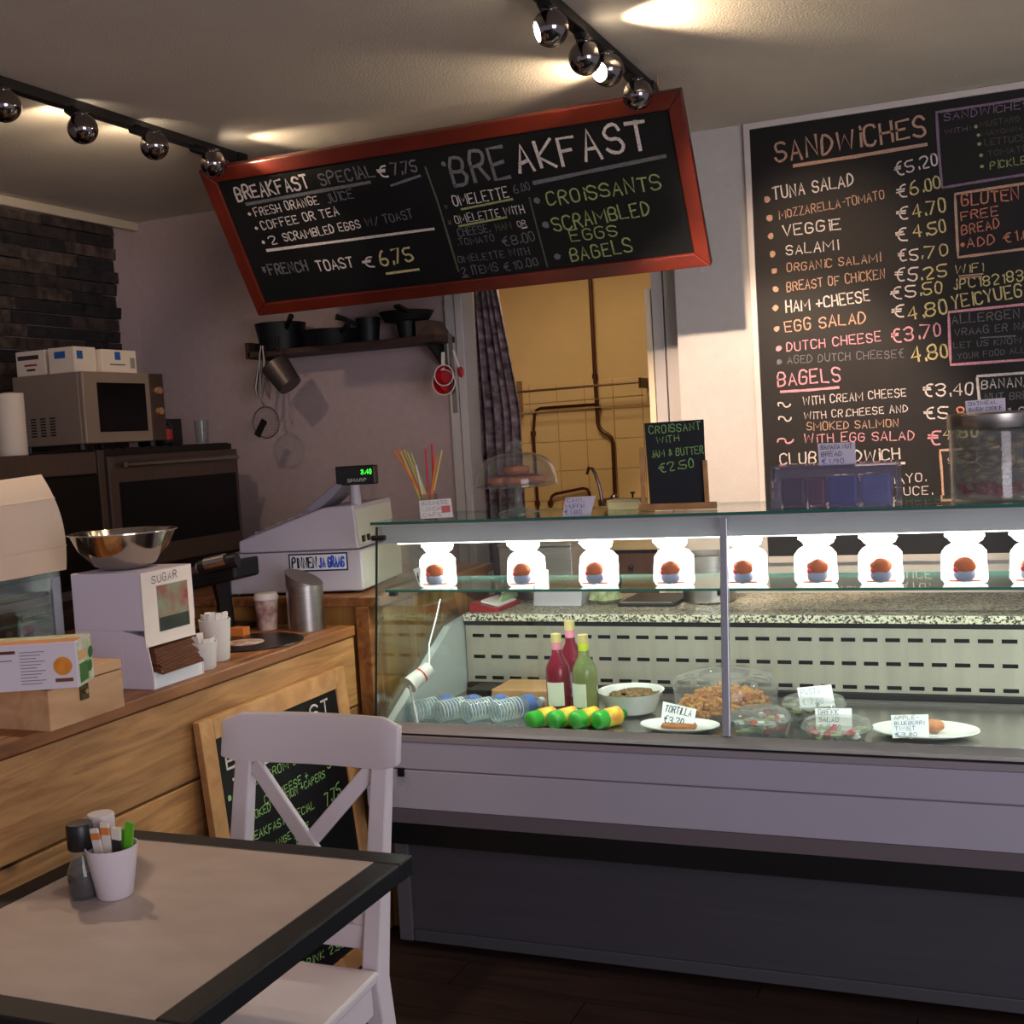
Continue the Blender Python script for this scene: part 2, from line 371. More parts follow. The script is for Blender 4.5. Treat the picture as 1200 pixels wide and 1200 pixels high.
# back wall, left part of the doorway with head over the door
wb_ = B().box(XL, -2.165, YW, YW+.12, 0, ZC).box(-2.165, -1.165, YW, YW+.12, 2.16, ZC)
struct(wb_.build('wall_back', WALL))
struct(B().box(-1.165, 2.2, YR, YR+.10, 0, ZC).build('wall_right', WALLR))
CAS = M('casing_paint', (190, 184, 182), .5)
struct(B().box(-2.17, -2.125, YW-.02, YW+.14, 0, 2.16).box(-2.12, -2.085, YW-.03, YW+.14, 0, 2.16).build('trim_2', CAS, bevel=.003))
xq = [float(Py(v, 400, 4.62)[0]) for v in (766, 779, 781, 803, 757, 764)]
struct(B().box(xq[2], xq[3]+.06, 4.61, 4.72, 0, 2.16).box(xq[0], xq[1], 4.615, 4.72, 0, 2.16).build('trim_3', CAS, bevel=.003))
struct(B().box(xq[4], xq[5], 4.63, 4.72, 0, 2.03).build('trim_4', M('cream_frame', (240, 222, 190), .5)))
# kitchen room beyond the doorway
KY = 5.9
KW = M('kitchen_paint', (206, 176, 124), .7, noise=.05, scale=6)
KT = M('kitchen_tile', (208, 180, 130), .3, noise=.03, scale=5)
wk = struct(B().box(-3.2, -.6, KY, KY+.1, 0, 2.6).build('wall_kitchen', KW))
for i in range(10):
    for j in range(5):
        x0 = -2.79+i*.1525; z0 = .98+j*.1525
        if x0 > -1.3: continue
        B().box(x0+.0012, x0+.1513, KY-.008, KY, z0+.0012, z0+.1513).build('wall_tile', KT, wk, bevel=.0015)
struct(B().box(-3.2, -3.1, YW+.12, KY, 0, 2.6).build('wall_kitchen_left', KW))
struct(B().box(-.75, -.65, YR+.10, KY, 0, 2.6).build('wall_kitchen_right', KW))
struct(B().box(-3.2, -.6, YW+.15, KY+.1, 2.6, 2.7).build('ceiling_kitchen', KW))

# ================================================================== BREAKFAST BOARD
TL = Pz(233.3, 198.7, 2.50); TR = Pz(798, 104.3, 2.50)
yT = (TL[1]+TR[1])/2
TL = np.array([TL[0], yT, 2.50]); TR = np.array([TR[0], yT, 2.50])
BLp = Px(304, 369.3, TL[0]); BRp = Px(833.8, 310.3, TR[0]); yB = (BLp[1]+BRp[1])/2; zB = (BLp[2]+BRp[2])/2
nrm = np.cross(TR-TL, np.array([0, yB-yT, zB-2.5])); nrm = nrm/np.linalg.norm(nrm)
if nrm @ (CAM-TL) < 0: nrm = -nrm
PB = Plane(TL, nrm)
bb = thing('menu_board', 'long black breakfast menu board in red wooden frame tilting down from the ceiling', 'menu board', ((TL[0]+TR[0])/2, yB, zB))
oc = [PB(233.3, 198.7), PB(798, 104.3), PB(833.8, 310.3), PB(304, 369.3)]
ic = [PB(254.7, 213), PB(783.4, 127.5), PB(814, 296), PB(311.5, 354.7)]
nv = Vector(nrm)
for k in range(4):
    q = [oc[k], oc[(k+1) % 4], ic[(k+1) % 4], ic[k]]
    B().prism([Vector(p)+nv*.010 for p in q], -nv*.032).build('frame_rail' if k % 2 == 0 else 'frame_stile', RED, bb, bevel=.004)
B().prism([Vector(p)*1.0 for p in ic], -nv*.015).build('slate_panel', SLATE, bb)
T1 = TF((220, 120), 3.75); T2 = TF((500, 100), 3.529)
boardtext(bb, PB, T1, nv, [("BREAKFAST", (222, 432), (540, 372), 62, CW), ("SPECiAL", (588, 364), (825, 322), 55, CG), ("€", (843, 330), (890, 325), 55, CW), ("7.75", (905, 318), (1015, 302), 58, CG),
 ("FRESH ORANGE", (300, 500), (580, 445), 38, CW), ("jUiCE", (622, 442), (735, 418), 42, CG), ("COFFEE OR TEA", (330, 560), (670, 492), 38, CW), ("2", (365, 627), (400, 620), 40, CW),
 ("SCRAMBLED EGGS", (428, 610), (765, 550), 38, CW), ("W/ TOAST", (790, 545), (995, 505), 38, CG), ("*FRENCH", (335, 760), (535, 738), 46, CG), ("TOAST", (575, 740), (735, 722), 46, CW),
 ("€", (780, 726), (830, 718), 50, CW), ("6.75", (855, 718), (1000, 692), 66, CY)], .15)
boardline(bb, PB, T1, nv, [([(260, 447), (530, 398), (800, 350)], .012, CG), ([(895, 365), (1020, 322)], .009, CG), ([(350, 650), (700, 605), (1080, 555)], .010, CW), ([(875, 752), (1015, 733)], .009, CY),
 ([(1045, 285), (1100, 440), (1190, 740)], .007, CD)])
bullets(bb, PB, T1, nv, [(272, 490), (302, 552), (333, 613)], .007, CW)
boardtext(bb, PB, T2, nv, [("BRE", (118, 415), (355, 375), 135, CG), ("AKFAST", (385, 362), (930, 255), 125, CW), ("OMELETTE", (115, 500), (345, 462), 46, CW), ("6.00", (365, 447), (430, 430), 36, CG),
 ("*", (75, 522), (100, 518), 36, CD), ("*", (92, 590), (118, 585), 40, CD), ("OMELETTE WiTH", (122, 572), (408, 525), 36, CW), ("CHEESE,", (135, 625), (265, 605), 36, CG), ("HAM", (290, 600), (355, 590), 32, CD), ("OR", (380, 586), (415, 578), 26, CW),
 (".TOMATO", (130, 662), (285, 642), 28, CG), ("€8,00", (320, 665), (450, 642), 42, CG), ("OMELETTE WiTH", (135, 733), (430, 697), 30, CG), ("2 iTEMS", (150, 785), (300, 765), 36, CG), ("€10.00", (325, 768), (465, 742), 36, CG),
 ("CROiSSANTS", (503, 497), (975, 425), 62, CN), ("SCRAMBLED", (530, 602), (930, 530), 62, CN), ("EGGS", (600, 645), (795, 617), 50, CN), ("BAGELS", (600, 725), (858, 687), 60, CN)], .12)
boardline(bb, PB, T2, nv, [([(445, 403), (700, 350), (985, 292)], .013, CG), ([(145, 512), (355, 470)], .007, CN), ([(135, 582), (330, 545)], .007, CN), ([(425, 465), (460, 600), (500, 750)], .005, CD), ([(395, 590), (415, 586)], .005, CW), ([(150, 793), (175, 790)], .005, CG)])
bullets(bb, PB, T2, nv, [(70, 325)], .009, CG); bullets(bb, PB, T2, nv, [(457, 475), (493, 577), (540, 707)], .012, CG)
hk = Vector(Pz(771, 108, 2.52))
tag(B().tube([hk+Vector((0, 0, .05)), hk+Vector((0, 0, .02)), hk+Vector((.008, -.01, 0)), hk+Vector((0, -.018, -.012)), hk+Vector((-.01, -.01, 0))], .0025).build('ceiling_hook', M('brass', (220, 190, 120), .3, .8)), 'small brass hook above the right end of the red framed board', 'hook')

# ================================================================== SANDWICH BOARD
sb = thing('menu_board', 'tall black sandwich menu board with thin white frame on the right wall', 'menu board', (.1, YR, .96))
fr = .022
B().box(-.857, 1.05, YR-.012, YR-.002, .985, 2.545).build('slate_panel', SLATE2, sb)
WF = M('board_frame', (206, 196, 192), .5)
for (a, b_, c, d) in ((-.857-fr, -.857, .96, ZC-.002), (1.05, 1.05+fr, .96, ZC-.002)): B().box(a, b_, YR-.02, YR-.001, c, d).build('frame_stile', WF, sb, bevel=.002)
B().box(-.857, 1.05, YR-.02, YR-.001, 2.545, ZC-.002).build('frame_rail', WF, sb, bevel=.002); B().box(-.857, 1.05, YR-.02, YR-.001, .96, .985).build('frame_rail', WF, sb, bevel=.002)
PS = Plane((0, YR-.012, 0), (0, -1, 0)); n_ = Vector((0, -1, 0))
T3 = TF((860, 90), 3.529); T4 = TF((860, 350), 3.529); T5 = TF((1000, 100), 6); T6 = TF((1000, 280), 6); T7 = TF((1040, 440), 6.667)
boardtext(sb, PS, T3, n_, [("SANDWiCHES", (175, 355), (800, 240), 88, CT), ("TUNA SALAD", (165, 508), (500, 447), 54, CW), ("€5.20", (672, 410), (845, 362), 55, CW), ("MOZZARELLA-TOMATO", (190, 588), (625, 503), 38, CT),
 ("€", (678, 500), (722, 492), 55, CW), ("6.00", (732, 490), (857, 458), 58, CY), ("VEGGiE", (205, 662), (445, 627), 50, CW), ("€", (678, 592), (728, 585), 55, CW), ("4.70", (742, 585), (878, 555), 62, CY), ("SALAMi", (218, 737), (432, 712), 45, CW),
 ("€", (672, 680), (722, 672), 55, CW), ("4.50", (745, 665), (878, 640), 58, CY), ("ORGANiC SALAMi", (220, 807), (608, 763), 38, CT), ("€5", (680, 762), (765, 755), 52, CW), (".70", (770, 752), (888, 735), 52, CY), ("BREAST OF CHiCKEN", (220, 888), (628, 832), 42, CT),
 ("€5", (668, 847), (765, 842), 55, CW), (".25", (770, 842), (888, 825), 56, CY), ("HAM +CHEESE", (218, 975), (565, 925), 50, CW), ("€5", (652, 920), (760, 908), 55, CW), (".50", (765, 905), (862, 895), 55, CY)])
bullets(sb, PS, T3, n_, [(137, 507), (148, 585), (153, 658), (160, 733), (168, 803), (172, 878), (172, 957)], .011, CT)
boardline(sb, PS, T3, n_, [([(250, 368), (500, 330), (795, 280)], .012, CT)])
boardtext(sb, PS, T4, n_, [("EGG SALAD", (213, 137), (550, 97), 50, CT), ("€", (655, 80), (712, 76), 58, CW), ("4.80", (722, 90), (885, 58), 65, CY), ("DUTCH CHEESE", (220, 217), (612, 175), 42, CP), ("€3.70", (655, 180), (858, 153), 60, CP),
 ("AGED DUTCH CHEESE€", (222, 268), (705, 242), 35, CG), ("4.80", (738, 265), (887, 240), 65, CY), ("BAGELS", (183, 362), (445, 340), 60, CP), ("WiTH CREAM CHEESE", (288, 440), (715, 402), 36, CW), ("€3.40", (785, 402), (988, 400), 56, CW),
 ("WiTH CR.CHEESE AND", (293, 500), (722, 467), 32, CW), ("€5.", (790, 500), (912, 492), 52, CW), ("8", (925, 494), (958, 492), 52, CO), ("0", (965, 492), (995, 490), 52, CO), ("SMOKED SALMON", (303, 545), (683, 528), 35, CT), ("WiTH EGG SALAD", (293, 597), (750, 582), 40, CP),
 ("€", (805, 602), (860, 602), 60, CP), ("4.80", (865, 580), (1010, 572), 50, CY), ("CLUB SANDWiCH", (192, 687), (690, 664), 50, CW), ("TOAST", (418, 758), (575, 748), 32, CW), ("MAYO.", (628, 768), (795, 756), 38, CW), ("LETTUCE.", (560, 815), (820, 810), 36, CW), ("EGG & CHEESE", (470, 860), (905, 845), 32, CT)])
bullets(sb, PS, T4, n_, [(178, 125)], .011, CT); bullets(sb, PS, T4, n_, [(185, 206)], .011, CP); bullets(sb, PS, T4, n_, [(188, 262)], .010, CG)
boardtext(sb, PS, T4, n_, [("~", (185, 460), (243, 452), 44, CW), ("~", (190, 520), (245, 512), 44, CW), ("~", (187, 610), (255, 600), 46, CP)], .16)
boardline(sb, PS, T4, n_, [([(195, 385), (310, 378), (432, 367)], .009, CP), ([(505, 688), (705, 680)], .008, CW)])
boardtext(sb, PS, T5, n_, [("SANDWiCHES", (640, 250), (1250, 155), 58, CL), ("WiTH:", (645, 342), (825, 318), 35, CL), ("MUSTARD", (893, 292), (1175, 252), 42, CD), ("MAYONNAiSE", (905, 357), (1290, 302), 36, CD), ("LETTUCE", (925, 425), (1215, 385), 48, CD), ("TOMATO", (948, 502), (1230, 458), 44, CD), ("PiCKLES", (965, 592), (1270, 540), 58, CN),
 ("GLUTEN", (760, 850), (1170, 800), 90, CO), ("FREE", (760, 950), (1025, 912), 72, CO), ("BREAD", (765, 1052), (1035, 1002), 72, CO), ("ADD €1.00", (805, 1140), (1290, 1072), 72, CO)])
bullets(sb, PS, T5, n_, [(862, 290), (880, 350), (885, 412), (900, 492), (905, 570)], .006, CN); bullets(sb, PS, T5, n_, [(768, 1122)], .008, CO)
boardline(sb, PS, T5, n_, [([(1800, 20), (1200, 95), (880, 145), (585, 190), (600, 450), (625, 720), (900, 675), (1200, 628), (1800, 540)], .009, CL), ([(1800, 600), (1200, 690), (715, 765), (725, 980), (737, 1210), (1200, 1150), (1800, 1080)], .009, CT)])
boardtext(sb, PS, T6, n_, [("WiFi", (722, 245), (915, 222), 62, CY), ("jPC182183", (712, 357), (1200, 290), 78, CY), ("YEICYUEG", (700, 492), (1195, 398), 100, CY), ("ALLERGEN", (695, 597), (1175, 552), 68, CG), ("VRAAG ER NAAR", (715, 682), (1330, 620), 56, CG), ("LET US KNOW", (705, 767), (1185, 733), 45, CG), ("YOUR FOOD ALLERGY", (735, 845), (1380, 780), 42, CG),
 ("BANANA", (905, 1055), (1250, 1030), 70, CW), ("NUT BREAD", (930, 1140), (1330, 1118), 60, CG)])
boardline(sb, PS, T6, n_, [([(745, 262), (910, 245)], .005, CT), ([(750, 278), (900, 262)], .005, CT), ([(1800, 380), (1200, 460), (670, 515), (676, 700), (685, 885), (1200, 850), (1800, 800)], .009, CP), ([(895, 695), (1140, 682)], .005, CG), ([(1800, 900), (1200, 942), (870, 965), (876, 1040), (888, 1150)], .009, CW)])
boardtext(sb, PS, T7, n_, [("1.00", (925, 325), (1160, 312), 78, CW), ("SOUP", (475, 690), (760, 670), 50, CT)])
boardline(sb, PS, T7, n_, [([(1300, 540), (800, 562), (410, 585), (425, 760), (435, 940)], .008, CT)])

# ================================================================== TRACK LIGHTS
def track(label, x, y0, y1):
    t = thing('track_light_rail', label, 'light rail', (x, (y0+y1)/2, ZC-.03))
    B().box(x-.018, x+.018, y0, y1, ZC-.03, ZC).build('rail', BLACKM, t, bevel=.003)
    B().box(x-.022, x+.022, y1-.05, y1+.006, ZC-.033, ZC-.001).build('end_cap', BLACK, t)
    return t
XTL, XTR = -2.58, -1.03
track('long dark ceiling rail of the left row of globe spotlights', XTL, 1.2, 3.80)
track('dark ceiling rail of the right row of globe spotlights', XTR, 1.6, 3.80)
def spot_head(label, x, px, py, aim, on, energy, r=.045, size=50, col=(1, .78, .52), tgt=None):
    c = Vector(Pz(px, py, 2.475))
    a = Vector(aim).normalized()
    t = thing('spotlight', label, 'spotlight', (c.x, c.y, c.z-r))
    B().tube([(x, c.y, ZC-.028), (c.x*.5+x*.5, c.y, ZC-.045), (c.x, c.y, c.z+r*.8)], .017, 14).build('neck', BLACKM, t, smooth=True)
    q = a.to_track_quat('Z', 'Y').to_matrix(); k = 14; prof = []
    for i in range(k+1):
        th = PI*(1-.80*i/k); prof.append((max(1e-4, r*math.sin(th)), r*math.cos(th)))
    e = prof[-1]; prof.append((e[0]*.9, e[1]-.006))
    B().lathe(prof, c, 28, q).build('globe', CHROME, t, smooth=True)
    B().lathe([(e[0]*.88, e[1]-.0035), (e[0]*.88, e[1]-.0015)], c, 20, q).build('lens', LAMP if on else M('lens_faint_glow', (150, 130, 110), .3, emit=(255, 200, 140), estr=.3), t)  # unlit lens still has a faint glow put into its material
    B().ring(Vector((c.x, c.y, c.z+r*.95)), .02, .004).build('collar', CHROME, t, smooth=True)
    if energy: light('SPOT', 'spot_beam', c+a*(r+.015), energy, col, tgt if tgt is not None else c+a, .02, spot=size, blend=.7)
    return t
spot_head('chrome globe spotlight at the left edge of the picture', XTL, 5, 124, (-.5, .2, .1), False, .0)
spot_head('chrome globe spotlight second from the left edge on the left rail', XTL, 97, 151, (-.75, .5, .30), True, 5, size=85)
spot_head('chrome globe spotlight third from the left edge on the left rail', XTL, 181, 171, (-.8, .5, .30), True, 3, size=85)
spot_head('chrome globe spotlight at the board end of the left rail', XTL, 250, 192, (.75, .65, .24), True, 3.2, size=75)
spot_head('globe spotlight with glowing lens nearest on the right rail', XTR, 645, 33, (-.75, -.5, -.25), True, 0)
spot_head('chrome globe spotlight second nearest on the right rail', XTR, 686, 68, (.95, .25, .25), True, 14, size=85)
spot_head('brightly glowing globe spotlight third on the right rail', XTR, 712, 82, (-.35, -.85, -.3), True, 0)
spot_head('chrome globe spotlight last on the right rail before the red frame', XTR, 747, 111, (-.85, -.1, .22), True, 7, size=90)
light('SPOT', 'wall_beam', (-.885, 2.54, 2.45), 170, (1, .74, .54), (-.80, 4.5, 1.22), .022, spot=42, blend=.5)
light('SPOT', 'board_beam', (-.9, 3.0, 2.40), 50, (1, .72, .48), (-.62, 4.5, 2.0), .03, spot=34, blend=1)
light('SPOT', 'breakfast_beam', (-2.45, 3.0, 2.44), 6, (1, .80, .62), (-2.28, 3.75, 2.27), .02, spot=24, blend=1)
light('SPOT', 'shelf_beam', (-2.615, 2.8, 2.46), 9.0, (1, .78, .55), (-2.75, 4.55, 1.55), .03, spot=60, blend=.9)
light('SPOT', 'counter_beam', (-2.615, 2.5, 2.42), 26, (1, .72, .48), (-2.1, 2.25, 1.1), .04, spot=75, blend=.9)
light('SPOT', 'table_beam', (-.95, 2.25, 2.42), 8, (1, .84, .68), (-1.45, 1.5, .75), .03, spot=46, blend=1)
light('SPOT', 'counter_front_beam', (-1.05, 2.45, 2.42), 22, (1, .74, .46), (-1.87, 2.75, .70), .04, spot=52, blend=1)

# ================================================================== DOORWAY CURTAIN
CURT = M('patterned_curtain', (150, 132, 140), .85, noise=.5, scale=34, stretch=(1, .3, 1), col2=(58, 36, 38))
rows = []
for i in range(25):
    z = .92+1.2*i/24; xr = -1.90 if z < 1.6 else -1.90-.07*(z-1.6)/.5; row_ = []
    for j in range(41):
        u = j/40; x = -2.075+(xr+2.075)*u
        row_.append((x, 4.68+.022*math.sin(u*PI*9+.4*math.sin(z*3))+.01*math.sin(u*23), z))
    rows.append(row_)
tag(B().sheet(rows, .003).build('curtain', CURT, smooth=True), 'gathered grey purple patterned curtain hanging at the left of the doorway', 'curtain')

# ---- kitchen fittings
KP = Plane((0, KY-.03, 0), (0, 1, 0))
def kp(x, y, d=0): p = KP(x, y); return (p[0], p[1]-d, p[2])
def pipe(b, pts, r):
    out = []
    for k, p in enumerate(pts):
        p = Vector(p)
        if 0 < k < len(pts)-1:
            a = Vector(pts[k-1]); c = Vector(pts[k+1]); d1 = (a-p); d2 = (c-p); e = min(.03, d1.length*.4, d2.length*.4)
            out += [p+d1.normalized()*e, p+d1.normalized()*e*.3+d2.normalized()*e*.3, p+d2.normalized()*e]
        else: out.append(p)
    return b.tube(out, r, 8)
pp = thing('water_pipes', 'thin brown copper pipes running down the yellow kitchen wall', 'pipes', (-2.0, KY-.03, 1.0))
pipe(B(), [kp(690, 300), kp(697, 440), kp(701, 503), kp(718, 512), kp(721, 592)], .010).build('pipe', COPPER, pp, smooth=True)
pipe(B(), [kp(698, 474), kp(627, 479), kp(625, 508), kp(631, 605)], .008).build('pipe', COPPER, pp, smooth=True)
pipe(B(), [kp(645, 606), kp(645, 580), kp(690, 571), kp(692, 590)], .008).build('pipe', COPPER, pp, smooth=True)
for (x, y) in ((697, 441), (701, 478), (625, 508), (645, 590), (630, 590)): c = Vector(kp(x, y)); B().cyl(c-Vector((0, 0, .012)), c+Vector((0, 0, .012)), .014).build('pipe_joint', COPPER, pp, smooth=True)
rk = thing('wall_rack', 'long metal dish rack rail on the yellow kitchen wall', 'rack', kp(680, 480))
B().tube([kp(600, 461, .10), kp(757, 448, .10)], .006).build('rail', M('grey_rail', (110, 84, 62), .4, .6), rk, smooth=True)
for k in range(2): B().tube([kp(606, 475+k*10, .04), kp(757, 463+k*10, .04)], .003, 6).build('wire', M('wire_grey', (170, 140, 100), .5, .2), rk)
B().bar(kp(610, 447, .02), kp(612, 489, .02), .02, .03, (0, 1, 0)).build('bracket', M('bracket_grey', (140, 112, 80), .5, .3), rk)
B().bar(kp(757, 443, .05), kp(757, 455, .05), .012, .12, (0, 1, 0)).build('bracket', COPPER, rk)
sk = thing('sink_cabinet', 'brown wooden sink cabinet with pale worktop in the kitchen', 'cabinet', (-1.9, 5.6, 0))
B().box(-3.05, -.78, 5.35, KY-.01, 0, .93).build('body', BROWNW, sk)
for k in range(4):
    x0 = -2.9+k*.5
    d = B().box(x0+.008, x0+.49, 5.33, 5.35, .12, .74).build('door', BROWNW, sk, bevel=.003); B().ball((x0+.44, 5.315, .68), .014).build('knob', CHROME, d, smooth=True)
    d = B().box(x0+.008, x0+.49, 5.33, 5.35, .76, .91).build('drawer', BROWNW, sk, bevel=.003); B().ball((x0+.25, 5.315, .85), .014).build('knob', CHROME, d, smooth=True)
B().box(-3.07, -.77, 5.31, KY-.009, .93, .965).build('worktop', M('pale_worktop', (196, 176, 140), .4), sk)
fc = thing('kitchen_tap', 'chrome gooseneck kitchen tap over the sink', 'tap', (-2.0, 5.7, .965))
q = Plane((0, 5.7, 0), (0, 1, 0))
B().tube([q(706, 590), q(703, 572), q(698, 556), q(694, 549), q(690, 548), q(688, 556)], .009).build('spout', CHROME, fc, smooth=True)
c = q(706, 590); B().cyl((c[0], c[1], .965), (c[0], c[1], c[2]+.02), .022).build('body', CHROME, fc, smooth=True)
c = q(720, 584); B().ball(c, .024).build('handle', CHROME, fc, smooth=True); B().tube([q(706, 586), c], .008).build('link', CHROME, fc)
sp = thing('soap_bottle', 'small clear soap bottle with dark pump by the kitchen sink', 'bottle', (q(742, 590)[0], 5.7, .965))
B().lathe([(.03, 0), (.032, .02), (.032, .11), (.012, .15), (.012, .16)], (0, 0, 0), 16).build('body', M('soap_amber', (200, 160, 80), .2, trans=.3), sp, smooth=True, local=True)
B().lathe([(.014, .16), (.014, .175), (.005, .18), (.005, .20), (.012, .202), (.012, .21)], (0, 0, 0), 12).build('pump', BLACK, sp, smooth=True, local=True)

# ================================================================== WALL SHELF WITH PANS
sh = thing('wall_shelf', 'dark wooden wall shelf under the breakfast board, crowded with black pans', 'shelf', (-2.58, 4.48, 1.885))
B().box(-3.03, -2.13, 4.40, YW, 1.885, 1.91).build('board', SHELFW, sh, bevel=.002)
for x in (-2.97, -2.2): B().prism([(x, YW, 1.885), (x, YW-.14, 1.885), (x, YW-.14, 1.875), (x, YW, 1.78)], (.012, 0, 0)).build('bracket', BLACKM, sh)
B().box(-3.04, -3.02, 4.40, YW, 1.88, 1.95).build('end_lip', SHELFW, sh)
def pan(label, x, y, z, r, h, hx, hy, lid=False):
    t = thing('frying_pan' if h < .07 else 'cooking_pot', label, 'pan', (x, y, z))
    B().lathe([(r*.8, 0), (r, h), (r-.004, h), (r*.8-.004, .004), (.001, .004)], (0, 0, 0), 32).build('bowl', IRON, t, smooth=True, local=True)
    L = math.hypot(hx, hy); B().tube([(hx/L*r*.9, hy/L*r*.9, h*.75), (hx/L*(r+.05), hy/L*(r+.05), h), (hx, hy, h+.01)], [.009, .011, .013]).build('handle', BLACK, t, smooth=True, local=True)
    return t
pan('large black pan at the left end of the wall shelf', -2.90, 4.47, 1.91, .11, .115, .14, -.13)
pan('wide black frying pan stacked low beside the large pan', -2.655, 4.47, 1.91, .125, .065, .16, -.12)
pan('black pot with long handle raised on the wide frying pan', -2.472, 4.47, 1.91, .053, .10, -.10, -.09)
gp = thing('frying_pan', 'black grill pan with pale rivets on its side right of the pots', 'pan', (-2.295, 4.48, 1.91))
B().lathe([(.09, 0), (.115, .04), (.111, .04), (.086, .004), (.001, .004)], (0, 0, .07), 32).build('bowl', IRON, gp, smooth=True, local=True)
B().lathe([(.035, 0), (.045, .07)], (0, 0, 0), 20).build('stand_ring', IRON, gp, local=True)
B().bar((.05, -.09, .10), (.04, -.16, .12), .03, .012).build('handle', BLACK, gp, local=True)
tag(B().prism([(-2.235, 4.43, 1.9105), (-2.135, 4.41, 1.9105), (-2.135, 4.41, 1.93), (-2.17, 4.43, 1.975), (-2.235, 4.43, 1.975)], (0, .13, 0)).build('paper_bag', M('kraft', (96, 72, 60), .8, noise=.2, scale=10), bevel=.004), 'folded brown paper bag at the right end of the wall shelf', 'bag')
# hanging utensils
HP = Plane((0, 4.385, 0), (0, 1, 0))
def hp(x, y, d=0): p = HP(x, y); return (p[0], p[1]-d, p[2])
tg = thing('tongs', 'pair of steel kitchen tongs hanging from the left end of the shelf', 'tongs', hp(307, 470))
B().tube([hp(306, 405), hp(303, 430), hp(300, 455), hp(302, 467)], [.004, .006, .009, .004]).build('arm', STEEL, tg, smooth=True)
B().tube([hp(308, 405), hp(309, 430), hp(308, 455), hp(306, 467)], [.004, .006, .009, .004]).build('arm', STEEL, tg, smooth=True)
tg2 = thing('whisk', 'small steel whisk hanging between the tongs and the grey pot', 'utensil', hp(318, 470))
B().tube([hp(311, 408, .02), hp(315, 440, .02)], .004).build('handle', STEELD, tg2)
for a in (-4, -1.5, 1.5, 4): B().tube([hp(315, 440, .02), hp(317+a, 455, .02), hp(319, 468, .02)], .0015, 5).build('wire', STEEL, tg2)
st = thing('strainer', 'round wire strainer hanging lowest under the left end of the shelf', 'strainer', hp(315, 516, .02))
c = Vector(hp(315, 495, .02)); rr = .066
B().ring(c, rr, .0035, 28, Matrix.Rotation(PI/2, 3, 'X')).build('rim', STEELD, st, smooth=True)
mesh = B()
for k in range(-5, 6):
    a = k/6*rr; L = math.sqrt(rr*rr-a*a)
    for hor in (0, 1):
        pts = []
        for i in range(7):
            u = -L+2*L*i/6; x, z = (u, a) if hor else (a, u); dd = .04*(1-(x*x+z*z)/(rr*rr)); pts.append(c+Vector((x, dd, z)))
        mesh.tube(pts, .0007, 3)
mesh.build('wire_mesh', STEELD, st)['kind'] = 'stuff'
B().tube([hp(309, 415, .03), hp(311, 470, .03), c+Vector((0, 0, rr))], .004).build('handle', STEELD, st)
B().bar(c+Vector((-.045, -.01, -.055)), c+Vector((0, -.01, .01)), .03, .004, (0, 1, 0)).build('scraper', BLACKM, st)
sp_ = thing('saucepan', 'small grey saucepan hanging tilted beneath the left of the shelf', 'pan', hp(335, 460, .06))
ax = (Vector(hp(345, 455, .02))-Vector(hp(323, 425, .02))).normalized(); qm = ax.to_track_quat('Z', 'Y').to_matrix(); c0 = Vector(hp(330, 428, .05))
B().lathe([(.062, 0), (.052, .115), (.001, .115)][::1]+[], c0, 28, qm).build('bowl', M('pan_grey', (90, 80, 78), .4, .6), sp_, smooth=True)
B().lathe([(.063, -.002), (.056, -.004), (.050, .10), (.0005, .10)], c0, 28, qm).build('inside', M('pan_dark', (30, 30, 34), .5, .4), sp_, smooth=True)
B().tube([Vector(hp(330, 395, .03)), c0+Vector((.02, 0, .055))], .006).build('handle', BLACKM, sp_)
REDP = M('red_enamel', (170, 14, 26), .35)
def mcup(label, x, y, r, dd):
    c = Vector(hp(x, y, dd)); t = thing('measuring_cup', label, 'measuring cup', (c.x, c.y, c.z-r), 0, 'red measuring cups hanging from the shelf')
    qm = Matrix.Rotation(PI/2, 3, 'X')
    B().lathe([(r*.75, -.035), (r, 0), (r*.93, 0), (r*.7, -.03), (.0005, -.03)], c, 28, qm).build('bowl', REDP, t, smooth=True)
    B().ring(c, r, .0025, 28, qm).build('rim', M('white_rim', (220, 210, 205), .5), t, smooth=True)
    B().bar(c+Vector((0, 0, r)), Vector(hp(x-1, 413, dd)), .014, .005, (0, 1, 0)).build('handle', M('white_rim', (220, 210, 205), .5), t, bevel=.001)
mcup('larger red measuring cup behind the other at the right end of the shelf', 520, 448, .050, 0)
mcup('smaller red measuring cup with white rim in front of the larger one', 523, 440, .041, .022)
rs = thing('measuring_spoon', 'narrow red spoon with white handle hanging nearest the door casing', 'spoon', hp(541, 440))
B().bar(hp(531, 410), hp(538, 430), .009, .004, (0, 1, 0)).build('handle', M('white_rim', (220, 210, 205), .5), rs)
B().ball(hp(540, 436), .02, 14, 8, (.6, .4, 1.1)).build('bowl', REDP, rs, smooth=True)
tag(B().bar(hp(525, 391, -.0165), hp(532, 484, -.0145), .018, .003, (0, 1, 0)).build('spatula', STEELD), 'flat steel spatula hanging behind the red measuring cups', 'utensil')

